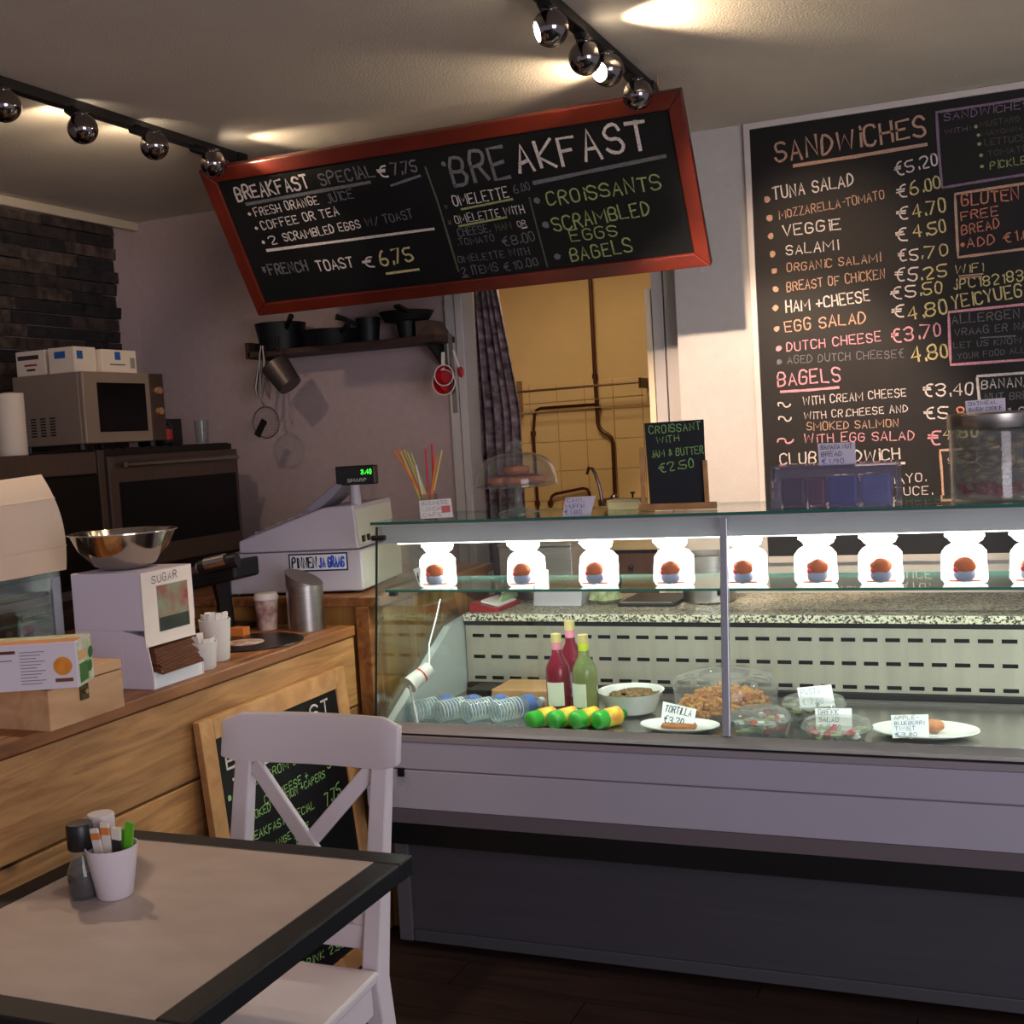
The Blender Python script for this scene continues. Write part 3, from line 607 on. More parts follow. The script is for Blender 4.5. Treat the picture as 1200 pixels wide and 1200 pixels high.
# ================================================================== OVENS AND WHAT STANDS ON THEM
XO = -3.1
kc = thing('base_cabinet', 'dark low kitchen cabinet under the ovens along the left wall', 'cabinet', (-3.4, 3.5, 0))
B().box(XL+.04, XO-.021, 2.6, YW-.02, 0, .999).build('body', M('dark_cabinet', (50, 38, 34), .6), kc); B().box(XL+.04, XO, 2.6, YW-.02, 1.0, 1.03).build('worktop', STEELD, kc)
for k in range(3): B().box(XO-.02, XO, 2.62+k*.62, 3.22+k*.62, .1, .97).build('door', M('dark_cabinet2', (60, 46, 40), .5), kc, bevel=.003)
OV = M('oven_steel', (104, 88, 78), .45, .7, noise=.1, scale=8, stretch=(1, 12, 1))
ov = thing('oven', 'wide stainless steel oven with black glass door under the microwave', 'oven', (-3.4, 3.93, 1.03))
B().box(XL+.05, XO-.02, 3.51, 4.36, 1.03, 1.525).build('body', M('oven_dark_body', (44, 38, 36), .4, .6), ov)
B().box(XO-.02, XO, 3.51, 3.545, 1.03, 1.525).build('side_frame', OV, ov, bevel=.002)
d = B().box(XO-.02, XO+.012, 3.55, 4.355, 1.07, 1.50).build('door', OV, ov, bevel=.004)
B().box(XO+.012, XO+.015, 3.60, 4.33, 1.15, 1.40).build('glass', DGLASS, d)
B().tube([(XO+.05, 3.60, 1.465), (XO+.05, 4.30, 1.465)], .010, 10).build('handle', STEEL, d, smooth=True)
for y in (3.66, 4.24): B().cyl((XO+.012, y, 1.465), (XO+.05, y, 1.465), .007).build('handle_post', STEEL, d)
for k in range(14): B().box(XO-.035, XO-.021, 3.57+k*.056, 3.61+k*.056, 1.525, 1.529).build('vent_slot', BLACK, ov)
o2 = thing('warming_oven', 'dark built in appliance with steel top strip left of the oven', 'oven', (-3.4, 3.1, 1.03))
B().box(XL+.05, XO-.02, 2.62, 3.50, 1.03, 1.52).build('body', M('oven_dark_body', (44, 38, 36), .4, .6), o2)
B().box(XO-.02, XO, 2.62, 3.50, 1.44, 1.52).build('top_strip', OV, o2, bevel=.002); B().box(XO-.02, XO+.005, 2.64, 3.50, 1.05, 1.435).build('door', M('brown_door_glass', (9, 7, 7), .3, spec=.25), o2, bevel=.003)
mw = thing('microwave', 'stainless steel microwave standing on the oven, white boxes on top', 'microwave', (-3.27, 3.69, 1.545))
MWS = M('microwave_steel', (166, 146, 128), .45, .45)
B().box(-3.43, XO-.02, 3.462, 3.915, 1.55, 1.812).build('body', MWS, mw, bevel=.004)
B().box(XO-.02, XO, 3.462, 3.83, 1.55, 1.812).build('door', MWS, mw, bevel=.004)
B().box(XO, XO+.003, 3.535, 3.80, 1.59, 1.772).build('window', DGLASS, mw)
cp = B().box(XO-.02, XO-.001, 3.833, 3.915, 1.55, 1.812).build('control_panel', M('mw_panel', (90, 74, 66), .4, .6), mw, bevel=.003)
for z in (1.745, 1.665): B().cyl((XO-.001, 3.873, z), (XO+.016, 3.873, z), .014).build('knob', M('amber_knob', (214, 160, 110), .3, .6), cp, smooth=True)
for k in range(4):
    for j in range(7): B().box(-3.40+.045*k, -3.375+.045*k, 3.4605, 3.4622, 1.585+j*.0105, 1.590+j*.0105).build('vent_slot', BLACK, mw)
for y in (3.49, 3.88):
    for x in (-3.40, -3.15): B().cyl((x, y, 1.5297), (x, y, 1.5497), .015).build('foot', BLACK, mw)
CARD = M('white_card', (232, 214, 192), .8); PB_ = M('print_blue', (40, 90, 160), .7); PK = M('print_dark', (60, 50, 50), .7)
def wbox(label, x0, x1, y0, y1, z0, z1, marks):
    t = thing('carton', label, 'box', ((x0+x1)/2, (y0+y1)/2, z0)); B().box(x0, x1, y0, y1, z0, z1).build('box', CARD, t, bevel=.002)
    for (f, a, b_, c, d, mt) in marks:
        if f == 'y': B().box(a, b_, y0-.0012, y0, c, d).build('print', mt, t)
        else: B().box(x1, x1+.0012, a, b_, c, d).build('print', mt, t)
    return t
zb = 1.812
wbox('white carton with dark printing at the left on the microwave', -3.44, -3.30, 3.50, 3.62, zb, zb+.095, [('y', -3.43, -3.33, zb+.062, zb+.078, PK), ('y', -3.40, -3.34, zb+.038, zb+.045, M('print_red', (150, 40, 40), .7)), ('y', -3.39, -3.35, zb+.02, zb+.028, PK)])
wbox('small white carton with blue square between the two cartons', -3.27, -3.15, 3.485, 3.60, zb, zb+.095, [('y', -3.24, -3.19, zb+.055, zb+.08, PB_), ('x', 3.50, 3.53, zb+.05, zb+.08, PB_)])
wbox('long white carton with blue square on the microwave', -3.27, -3.13, 3.61, 3.80, zb, zb+.088, [('x', 3.68, 3.71, zb+.05, zb+.08, PB_), ('x', 3.65, 3.735, zb+.03, zb+.034, PK), ('x', 3.765, 3.79, zb+.02, zb+.06, M('print_grey', (150, 140, 130), .7))])
rl = thing('paper_roll', 'white kitchen paper roll standing left of the microwave', 'paper roll', (-3.2, 3.21, 1.52))
B().lathe([(.02, 0), (.048, 0), (.048, .215), (.02, .215), (.02, 0)], (0, 0, 0), 28).build('roll', CARD, rl, smooth=True, local=True)
B().lathe([(.02, .001), (.02, .22), (.016, .22), (.016, .001)], (0, 0, 0), 16).build('core', M('core_card', (150, 120, 90), .8), rl, smooth=True, local=True)
jr = thing('jar', 'dark coffee jar with red label on the oven beside the microwave', 'jar', (-3.2, 4.02, 1.529))
B().lathe([(.03, 0), (.034, .01), (.034, .08), (.026, .09), (.026, .1)], (0, 0, 0), 20).build('body', M('dark_jar', (30, 22, 20), .2), jr, smooth=True, local=True)
B().lathe([(.0345, .025), (.0345, .065), (.034, .065), (.034, .025)], (0, 0, 0), 20).build('label', M('jar_red', (190, 40, 26), .5), jr, smooth=True, local=True)
b4 = thing('snack_box', 'black and red printed box behind the jar on the oven', 'box', (-3.3, 4.1, 1.529)); B().box(-3.36, -3.24, 4.05, 4.19, 1.529, 1.64).build('box', BLACK, b4, bevel=.002); B().box(-3.24, -3.2385, 4.07, 4.12, 1.56, 1.61).build('print', M('jar_red', (190, 40, 26), .5), b4)
gt = thing('drinking_glass', 'clear drinking glass at the wall end of the oven top', 'glass', (-3.2, 4.27, 1.529))
B().lathe([(.026, 0), (.032, .1), (.030, .1), (.024, .006), (.001, .006)], (0, 0, 0), 24).build('bowl', GLC, gt, smooth=True, local=True)

# ================================================================== PLANK COUNTER
XC, ZT = -1.87, .945
ct = thing('plank_counter', 'long pine plank serving counter along the left side', 'counter', (-2.35, 2.0, 0))
B().box(-2.85, XC-.03, .6, 3.14, 0, .91).build('carcass', M('dark_cabinet', (50, 38, 34), .6), ct)
for k, (z0, z1) in enumerate(((.700, .912), (.476, .697), (.252, .473), (.03, .249))):
    for (y0, y1) in (((.6, 3.165),) if k % 2 == 0 else ((.6, 1.35), (1.354, 3.165))):
        B().box(XC-.03, XC-random.uniform(0, .004), y0, y1, z0+.002, z1-.002).build('plank', PINE, ct, bevel=.003)
B().box(XC-.03, XC+.006, .6, 3.165, .914, ZT).build('edge_board', PINE_TOP, ct, bevel=.004)
for k in range(5): B().box(-2.85+k*.19, -2.85+(k+1)*.19-.0025 if k < 4 else XC-.0305, .6, 3.165, .914, ZT).build('top_board', PINE_TOP, ct, bevel=.002)
# cabinet for the till
wc = thing('till_cabinet', 'yellow pine cabinet carrying the cash register', 'cabinet', (-2.2, 3.6, 0))
ZR = 1.03
B().box(-2.75, -1.80, 3.20, 4.0, 0, ZR-.03).build('body', PINE_X, wc)
B().box(-2.77, -1.775, 3.17, 4.02, ZR-.03, ZR).build('top', PINE_TOP, wc, bevel=.003)
B().box(-1.862, -1.815, 3.168, 3.199, 0, ZR-.03).build('corner_post', PINE_TOP, wc, bevel=.003)
for k in range(4): B().box(-1.8, -1.785, 3.205+k*.2, 3.402+k*.2, .02, ZR-.032).build('side_board', PINE_X, wc, bevel=.002)

# ---- things on the counter
wbx = thing('wooden_box', 'small pale wooden box with clasp at the left end of the counter', 'box', (-1.92, 1.96, ZT))
B().box(-2.05, -1.835, 1.877, 2.10, ZT, ZT+.085).build('body', LIGHTW, wbx, bevel=.002)
B().box(-2.05, -1.835, 1.877, 2.10, ZT+.087, ZT+.108).build('lid', LIGHTW, wbx, bevel=.002)
cl = B().box(-1.835, -1.831, 1.965, 1.99, ZT+.045, ZT+.078).build('clasp', M('old_brass', (90, 78, 50), .4, .8), wbx, bevel=.001); B().cyl((-1.831, 1.977, ZT+.063), (-1.824, 1.977, ZT+.063), .005).build('pin', M('old_brass2', (150, 136, 100), .3, .8), cl)
zt_ = ZT+.1085; tA, tB, tC = Pz(93, 806, zt_), Pz(131, 794, zt_), Pz(0, 812, zt_)
tang = math.atan2(tA[1]-tC[1], tA[0]-tC[0])
tb = thing('tea_box', 'orange and green printed tea box lying on the wooden box', 'box', tA, tang)
TW = float(np.linalg.norm(tB-tA))*.98; TL_ = .25; TH = .092; lo = dict(local=True)
B().box(-TL_, 0, 0, TW, 0, TH).build('carton', M('tea_white', (214, 204, 212), .6), tb, bevel=.002, **lo)
B().box(0, .0012, .003, TW-.003, .003, TH-.003).build('green_end', M('tea_green', (150, 180, 90), .5, noise=.6, scale=25, col2=(226, 226, 210)), tb, **lo)
B().box(.0012, .002, .008, TW*.6, .008, .045).build('green_print', M('tea_green_dark', (44, 110, 34), .5), tb, **lo)
B().box(.002, .0026, .004, TW*.55, .052, .070).build('name_print', M('tea_peach', (230, 180, 120), .5), tb, **lo)
for k in range(2): B().ball((.002, TW*.72+.010*k, .032+.026*k), .015, 12, 6, (.06, 1, .8)).build('mint_leaf', M('mint', (30, 100, 36), .5), tb, **lo)
B().box(-TL_+.003, -.003, .003, TW*.45, TH, TH+.001).build('orange_top_print', M('tea_orange', (220, 130, 50), .5), tb, **lo)
B().box(-TL_+.003, -.003, TW*.45, TW-.003, TH, TH+.001).build('green_top_print', M('tea_green', (150, 180, 90), .5), tb, **lo)
B().lathe([(.0005, 0), (.018, 0), (.018, .001), (.0005, .001)], (-.028, -.0002, .045), 24, Matrix.Rotation(PI/2, 3, 'X')).build('orange_slice', M('orange_fruit', (226, 140, 40), .5, noise=.3, scale=60), tb, **lo)
B().box(-.044, -.010, -.0012, 0, .014, .021).build('cinnamon_print', M('cinnamon', (110, 60, 34), .6), tb, **lo)
for k in range(11): B().box(-.110, -.062-.008*(k % 3), -.001, 0, .075-k*.0062, .0765-k*.0062).build('print_line', M('print_grey2', (130, 124, 140), .7), tb, **lo)
B().box(-.165, -.118, -.001, 0, .074, .080).build('print_line', M('print_brown', (90, 40, 30), .7), tb, **lo)
B().box(-.165, -.125, -.001, 0, .060, .062).build('print_line', M('print_grey2', (130, 124, 140), .7), tb, **lo)

sg = thing('sugar_dispenser', 'white card sugar packet dispenser marked SUGAR on the counter', 'dispenser', (-2.0, 2.36, ZT))
SGW = M('dispenser_white', (212, 206, 222), .6)
SY0, SY1, SX0, SX1, SZ = 2.262, 2.452, -2.11, -1.90, 1.222
B().box(SX0, SX1, SY0, SY1, 1.085, SZ).box(SX0, SX1-.07, SY0, SY1, ZT, 1.085).build('body', SGW, sg, bevel=.0015)
B().prism([(SX1-.07, SY0, ZT+.0005), (SX1+.015, SY0, ZT+.0005), (SX1+.015, SY0, ZT+.035), (SX1-.0, SY0, 1.07), (SX1-.07, SY0, 1.085)], (0, .003, 0)).build('side_cheek', SGW, sg)
B().prism([(SX1-.07, SY1-.003, ZT+.0005), (SX1+.015, SY1-.003, ZT+.0005), (SX1+.015, SY1-.003, ZT+.035), (SX1-.03, SY1-.003, ZT+.05), (SX1-.07, SY1-.003, 1.085)], (0, .003, 0)).build('side_cheek', SGW, sg)
B().box(SX1-.07, SX1+.013, SY0+.003, SY1-.003, ZT+.0005, ZT+.04).build('tray', M('tray_white', (220, 224, 226), .5), sg)
SGP = M('sugar_brown', (104, 60, 36), .6, noise=.2, scale=30)
for k in range(12):
    y0_ = SY0+.006+random.uniform(0, .016); y1_ = SY1-.006-random.uniform(0, .016); t_ = k/11; x = SX1-.055+.02*t_; zz = ZT+.050+.050*(1-t_)
    B().prism([(x, y0_, zz+.004), (x+.055+.012*t_, y0_+.006, zz-.012-.004*t_), (x+.055+.012*t_, y1_-.006, zz-.010-.004*t_), (x, y1_, zz+.006)], (0, 0, .003)).build('sugar_packet', SGP, sg)
lb = B().box(SX1, SX1+.002, SY0-.002, SY1-.006, 1.045, SZ-.002).build('label_card', M('label_white', (232, 222, 212), .7), sg)
B().box(SX1+.002, SX1+.003, SY0+.05, SY1-.025, 1.075, 1.185).build('photo', M('sugar_photo', (130, 160, 130), .6, noise=.8, scale=22, col2=(150, 50, 50)), lb)
B().box(SX1+.003, SX1+.0036, SY0+.052, SY1-.027, 1.075, 1.108).build('photo_base', M('photo_dark', (40, 52, 38), .6, noise=.5, scale=30), lb)
text3('lettering', 'SUGAR', (SX1+.002, SY0+.035, 1.192), (0, .095, .004), .018, (1, 0, 0), INK, lb, .1)

bw = thing('mixing_bowl', 'shiny steel mixing bowl standing on the white sugar dispenser', 'bowl', (-2.03, 2.365, SZ+.001))
B().lathe([(.05, 0), (.075, .012), (.108, .05), (.125, .088), (.131, .089), (.131, .092), (.123, .091), (.104, .052), (.072, .016), (.0008, .005)], (0, 0, 0), 48).build('bowl', M('bowl_steel', (200, 190, 176), .13, 1), bw, smooth=True, local=True)

# small glass display at the left
dc = thing('counter_display', 'small glass topped counter display behind the tea box', 'display case', (-2.5, 2.2, ZT))
DX0, DX1, DY0, DY1, DZ = -2.72, -2.33, 1.78, 2.46, 1.205
B().box(DX0, DX1, DY0, DY1, ZT, ZT+.012).build('base', STEELD, dc)
for (x, y) in ((DX1-.012, DY1-.03), (DX0, DY1-.012), (DX1-.012, DY0), (DX0, DY0)): B().box(x, x+.012, y, y+(.03 if y > 2.4 and x > -2.5 else .012), ZT+.012, DZ-.012).build('post', M('display_post', (130, 130, 150), .4, .5), dc)
B().box(DX0, DX1, DY0, DY1, DZ-.012, DZ).build('top_glass', M('dark_green_glass', (12, 46, 34), .08, trans=.2), dc)
B().box(DX1-.004, DX1, DY0+.012, DY1-.03, ZT+.012, DZ-.012).build('front_glass', GL, dc)
B().box(DX0+.012, DX1-.01, DY0+.012, DY1-.03, 1.085, 1.091).build('shelf', GL, dc); B().box(DX1-.0105, DX1-.0095, DY0+.012, DY1-.03, 1.085, 1.091).build('shelf_edge', GLE, dc)
B().box(DX0, DX0+.004, DY0+.012, DY1-.012, ZT+.012, DZ-.012).build('back_panel', BLACK, dc)
for i, (y, lab) in enumerate(((2.24, 'clear glass sugar jar with knob lid left in the counter display'), (2.36, 'clear glass sugar jar with knob lid right in the counter display'))):
    t = thing('glass_jar', lab, 'jar', (-2.42, y, ZT+.0127))
    B().lathe([(.03, 0), (.036, .01), (.036, .06), (.03, .066)], (0, 0, 0), 20).build('body', GLC, t, smooth=True, local=True)
    B().lathe([(.026, .002), (.032, .01), (.032, .045), (.001, .047)], (0, 0, 0), 16).build('sugar_fill', M('pale_sugar', (170, 160, 170), .8), t, smooth=True, local=True)
    B().lathe([(.034, .066), (.03, .078), (.012, .086), (.006, .09), (.009, .1), (.001, .106)], (0, 0, 0), 20).build('lid', GLC, t, smooth=True, local=True)
t = thing('wrapped_sandwich', 'pale wrapped sandwich on the upper shelf of the counter display', 'sandwich', (-2.40, 2.13, 1.0918))
B().prism([(-.03, -.055, 0), (-.03, .055, 0), (-.03, .06, .07), (-.03, -.02, .085), (-.03, -.05, .06)], (.06, 0, 0)).build('bread', M('sandwich_bread', (214, 206, 176), .7, noise=.4, scale=22, col2=(120, 150, 110)), t, bevel=.004, local=True)
B().box(-.031, .031, -.054, .056, .025, .035).build('filling', M('sandwich_fill', (130, 140, 70), .6), t, local=True)
tag(B().box(-2.45, -2.37, 1.95, 2.13, ZT+.0127, ZT+.07).build('cake_tin', M('violet_box', (130, 120, 150), .5), bevel=.004), 'pale violet tin in the lower left of the counter display', 'tin')
sheet_pts = []
for i in range(13):
    u = i/12; row_ = []
    for j in range(9):
        v = j/8; y = 2.08+.39*v; xx = DX1+.012-.060*u**2.4+.008*math.sin(v*3); zz = DZ+.004+.235*u+.018*v*u
        row_.append((xx, y+.012*math.sin(u*3), zz))
    sheet_pts.append(row_)
ps = thing('paper_bag', 'large creased white paper bag standing curved on the counter display', 'paper', (-2.36, 2.28, DZ))
B().sheet(sheet_pts, .003).build('front_sheet', M('bag_paper', (236, 214, 190), .8, noise=.05, scale=5), ps, smooth=True)
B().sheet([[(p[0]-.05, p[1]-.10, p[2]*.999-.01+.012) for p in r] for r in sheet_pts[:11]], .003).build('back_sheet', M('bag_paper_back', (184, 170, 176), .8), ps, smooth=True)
for k in (3, 9):
    b = B()
    for j in range(8): b.tube([Vector(sheet_pts[k][j])+Vector((.002, 0, 0)), Vector(sheet_pts[k][j+1])+Vector((.002, 0, 0))], .0022, 5)
    b.build('crease', M('bag_paper', (236, 214, 190), .8), ps, smooth=True)

# cups with sugar sticks
def cup(label, x, y, r, h, n, cm):
    t = thing('stick_cup', label, 'cup', (x, y, ZT), 0)
    B().lathe([(r*.72, 0), (r*.8, .004), (r, h), (r-.003, h), (r*.76, .006), (.001, .006)], (0, 0, 0), 28).build('cup', cm, t, smooth=True, local=True)
    for k in range(n):
        a = k*2.4; q = r*.55; B().bar((q*.6*math.cos(a), q*.6*math.sin(a), .008), (q*1.45*math.cos(a), q*1.45*math.sin(a), h+random.uniform(.008, .020)), .017, .003, (math.cos(a), math.sin(a), 0)).build('sugar_stick', PAPER, t, local=True)
    return t
CUPW = M('cup_white', (214, 212, 206), .5)
cup('taller white cup full of sugar sticks nearest the record', -1.965, 2.615, .042, .110, 12, CUPW)
cup('shorter white cup beside the sugar dispenser', -1.925, 2.505, .038, .070, 6, CUPW)
rc = thing('vinyl_record', 'black vinyl record with pale label used as a coaster on the counter', 'record', (-2.03, 2.86, ZT))
B().lathe([(.0005, 0), (.150, 0), (.151, .002), (.150, .004), (.0005, .004)], (0, 0, 0), 56).build('disc', M('vinyl', (10, 10, 12), .3, bump=.1, bscale=90), rc, smooth=True, local=True)
B().lathe([(.0005, .004), (.055, .004), (.055, .0052), (.0005, .0052)], (-.01, -.015, 0), 36).build('label', M('record_label', (214, 200, 186), .6, noise=.7, scale=36, col2=(120, 60, 60)), rc, local=True)
pc = thing('paper_cup', 'patterned white paper cup with lid beside the steel bin', 'cup', (-2.118, 3.08, ZT))
B().lathe([(.028, 0), (.036, .095), (.034, .095), (.026, .005), (.001, .005)], (0, 0, 0), 28).build('cup', M('cup_print', (214, 200, 192), .6, noise=.9, scale=28, col2=(120, 50, 44)), pc, smooth=True, local=True)
B().lathe([(.038, .093), (.039, .10), (.036, .107), (.034, .112), (.001, .112)], (0, 0, 0), 28).build('lid', M('lid_white', (216, 210, 206), .5), pc, smooth=True, local=True)
bn = thing('counter_bin', 'small brushed steel swing lid bin in front of the till', 'bin', (-1.985, 3.09, ZT))
R0 = .056; vs = []; fs = []; n = 32
B().lathe([(R0, 0), (R0, .006), (R0, .135), (R0*.98, .135), (.001, .132)], (0, 0, 0), n).build('body', STEEL, bn, smooth=True, local=True)
for i in range(n):
    a = 2*PI*i/n; x = R0*math.cos(a); y = R0*math.sin(a); vs += [(x, y, .135), (x, y, .158+.028*(-x/R0)*.9+.0)]
vs += [(0, 0, .150)]
fs = [(2*i, 2*((i+1) % n), 2*((i+1) % n)+1, 2*i+1) for i in range(n)]+[(2*i+1, 2*((i+1) % n)+1, 2*n) for i in range(n)]
B().add(vs, fs).build('swing_lid', STEELD, bn, smooth=True, local=True)
# card terminal
ce = thing('card_terminal', 'black card reader on a stand with chrome tube on top left of the till', 'card reader', (-2.25, 3.05, ZT))
B().box(-.06, .06, -.08, .08, 0, .018).build('foot', BLACK, ce, bevel=.006, local=True)
B().tube([(0, 0, .015), (.0, .0, .09), (-.005, 0, .15)], [.028, .024, .03]).build('stem', BLACK, ce, smooth=True, local=True)
hd = B().add([(-.12, -.06, .125), (.09, -.06, .165), (.09, .07, .165), (-.12, .07, .125), (-.12, -.06, .17), (.09, -.06, .225), (.09, .07, .225), (-.12, .07, .17)], [(0, 3, 2, 1), (4, 5, 6, 7), (0, 1, 5, 4), (1, 2, 6, 5), (2, 3, 7, 6), (3, 0, 4, 7)]).build('head', BLACK, ce, bevel=.008, local=True)
B().cyl((-.02, -.08, .205), (.10, -.055, .225), .022, .022, 24).build('roll_cover', BLACK, ce, smooth=True, local=True)
B().cyl((.005, -.085, .216), (.07, -.072, .228), .019, .019, 24).build('chrome_tube', STEEL, ce, smooth=True, local=True)
B().cyl((-.026, -.0815, .204), (-.019, -.08, .2052), .017, .017, 24).build('end_disc', M('silver', (190, 190, 205), .3, .8), ce, smooth=True, local=True)
tag(B().box(-2.16, -2.11, 2.94, 2.975, ZT, ZT+.028).build('sugar_carton', M('orange_card', (206, 120, 50), .6), bevel=.001), 'tiny orange box behind the vinyl record', 'box')
tag(B().lathe([(.0005, 0), (.10, 0), (.13, .012), (.13, .016), (.1, .005), (.0005, .005)], (-2.42, 2.85, ZT), 32).build('tray', BLACK, smooth=True), 'dark round tray behind the sugar cups', 'tray')

# ================================================================== CASH REGISTER
rg = thing('cash_register', 'pale grey cash register with sloping keyboard on the pine cabinet', 'cash register', (-1.88, 3.26, ZR), math.radians(11))
RW = M('register_plastic', (186, 178, 190), .5); RW2 = M('register_side', (206, 206, 194), .5)
W_, D_ = .46, .42
B().box(-W_, 0, 0, D_, .008, .135).build('cash_drawer', RW, rg, bevel=.005, local=True)
B().box(-.003, .001, .004, D_-.004, .012, .13).build('drawer_side', RW2, rg, local=True)
for (x, y) in ((-.03, .03), (-W_+.03, .03), (-.03, D_-.03), (-W_+.03, D_-.03)): B().cyl((x, y, 0), (x, y, .01), .015).build('foot', BLACK, rg, local=True)
B().prism([(-W_+.05, .012, .137), (-.012, .012, .137), (-.02, .012, .275), (-.12, .012, .27), (-W_+.05, .012, .175)], (0, D_-.03, 0)).build('housing', RW, rg, bevel=.006, local=True)
B().prism([(-.011, .02, .15), (-.010, .02, .15), (-.019, .02, .26), (-.02, .02, .26)], (0, D_-.05, 0)).build('back_panel', RW2, rg, local=True)
kb = B().prism([(-W_+.07, .04, .182), (-.15, .04, .263), (-.15, .04, .268), (-W_+.07, .04, .187)], (0, D_-.08, 0)).build('keyboard', M('keyboard_plate', (150, 140, 156), .6), rg, local=True)
for i in range(6):
    for j in range(7):
        x = -W_+.09+i*.038; z = .186+(x+W_-.07)/(W_-.22)*.081; B().box(x, x+.028, .05+j*.045, .085+j*.045, z-.002, z+.008).build('key', M('key_grey', (176, 170, 180), .5), kb, bevel=.002, local=True)
B().prism([(-.20, .05, .262), (-.085, .05, .345), (-.06, .05, .34), (-.10, .05, .30), (-.15, .05, .262)], (0, .18, 0)).build('operator_display', M('disp_grey', (140, 136, 150), .45), rg, bevel=.004, local=True)
B().cyl((-.03, .07, .27), (-.03, .07, .34), .018, .015).build('display_pole', RW, rg, smooth=True, local=True)
cd_ = B().box(-.085, .045, .05, .085, .335, .395).build('customer_display', BLACK, rg, bevel=.004, local=True)
GRE = M('green_digits', (60, 230, 60), .5, emit=(70, 255, 60), estr=1.2)
def local_text(parent, name, txt, P0, D, Hh, n, mat, w=.13, jit=.1):
    """lettering given in the parent's local frame"""
    Rz = Matrix.Rotation(parent.rotation_euler.z, 3, 'Z')
    return text3(name, txt, parent.location+Rz @ Vector(P0), Rz @ Vector(D), Hh, Rz @ Vector(n), mat, parent, w, jit)
local_text(rg, 'digits', '3.40', (.0, .05, .368), (.034, 0, 0), .014, (0, -1, 0), GRE, .14, .05)
local_text(rg, 'lettering', 'SHARP', (-.045, .05, .345), (.062, 0, 0), .0105, (0, -1, 0), M('print_pale', (225, 225, 225), .6))
st_ = B().box(-.235, -.05, -.0015, 0, .078, .125).build('sticker', M('sticker_white', (220, 222, 232), .6), rg, local=True)
B().box(-.240, -.045, -.0008, 0, .073, .130).build('sticker_border', M('sticker_navy', (30, 34, 60), .6), rg, local=True)
local_text(rg, 'lettering', 'PINNEN', (-.228, -.0015, .086), (.082, 0, 0), .031, (0, -1, 0), M('navy_print', (24, 28, 50), .6), .17, .02)
local_text(rg, 'lettering', 'JA GRAAG', (-.138, -.0015, .086), (.082, 0, 0), .031, (0, -1, 0), M('blue_print', (30, 70, 180), .6), .17, .02)
for y in (.05, .10): B().box(-.012, -.006, y, y+.02, .155, .175).build('socket', BLACK, rg, local=True)

# ================================================================== REFRIGERATED CASE
CX0, CX1 = -1.735, .95
cs = thing('refrigerated_case', 'long glass fronted refrigerated display case with grey front panels', 'display case', (-.4, 3.3, 0))
def zf(y, Y=2.95): return float(Py(850, y, Y)[2])
PAN = M('case_panel', (168, 164, 178), .5, noise=.04, scale=3); PAN2 = M('case_strip', (124, 114, 120), .45); PAN3 = M('case_mauve', (112, 102, 108), .5)
KICK = M('kick_panel', (72, 70, 78), .5, .2, noise=.12, scale=4, stretch=(.4, 1, 9))
z0 = zf(862); zg = zf(862, 3.03); z1 = zf(878); z2 = zf(888); z3 = zf(924); z4 = zf(975); z5 = zf(1000); z6 = zf(1017)
CXF = float(Py(462, 960, 2.95)[0])
B().prism([(CX0, 3.03, zg), (CX0, 2.962, zg-.004), (CX0, 2.95, z1+.002), (CX0, 3.03, z1+.002)], (CX1-CX0, 0, 0)).build('upper_lip', PAN2, cs, bevel=.002)
B().box(CX0, CX1, 2.956, 3.03, z1-.004, z1+.002).build('shadow_gap', BLACK, cs)
B().box(CX0, CX1, 2.948, 3.03, z2, z1-.004).build('lower_lip', M('case_strip2', (144, 136, 142), .45), cs, bevel=.002)
B().box(CX0, CX1, 2.95, 3.03, z3+.002, z2-.001).build('front_panel', PAN, cs, bevel=.002); B().box(CX0, CX1, 2.953, 3.03, z3-.002, z3+.002).build('groove', M('groove_grey', (110, 104, 116), .6), cs)
B().box(CX0, CX1, 2.95, 3.03, z4, z3-.002).build('front_panel', PAN, cs, bevel=.002)
B().prism([(CX0, 2.951, z4-.001), (CX0, 2.965, z5+.008), (CX0, 2.985, z5), (CX0, 3.06, z5), (CX0, 3.06, z4-.001)], (CX1-CX0, 0, 0)).build('curved_skirt', PAN3, cs)
B().box(CX0+.01, CX1, 3.0, 3.09, z6-.03, z5-.001).build('black_recess', BLACK, cs)
B().box(CX0+.03, CX1, 3.095, 3.60, .045, z5-.001).build('kick_panel', KICK, cs)
B().box(CX0+.0, CX0+.045, 3.085, 3.15, .012, z6-.035).build('corner_trim', M('corner_grey', (84, 84, 90), .5), cs, bevel=.003)
B().box(CX0+.047, CX1, 3.088, 3.12, .012, .048).build('base_rail', M('corner_grey2', (70, 70, 76), .5), cs, bevel=.003)
for x in (-1.6, -.4, .8): B().cyl((x, 3.2, 0), (x, 3.2, .045), .02).build('foot', BLACK, cs)
ZD = .655
SSD = M('deck_steel', (176, 172, 168), .25, .9, noise=.06, scale=6, stretch=(1, 12, 1))
B().box(CX0+.03, CX1, 3.03, 3.61, z5, ZD-.004).build('inner_tub', M('tub', (90, 90, 92), .5), cs)
B().box(CX0+.03, CX1, 3.032, 3.60, ZD-.004, ZD).build('deck', SSD, cs)
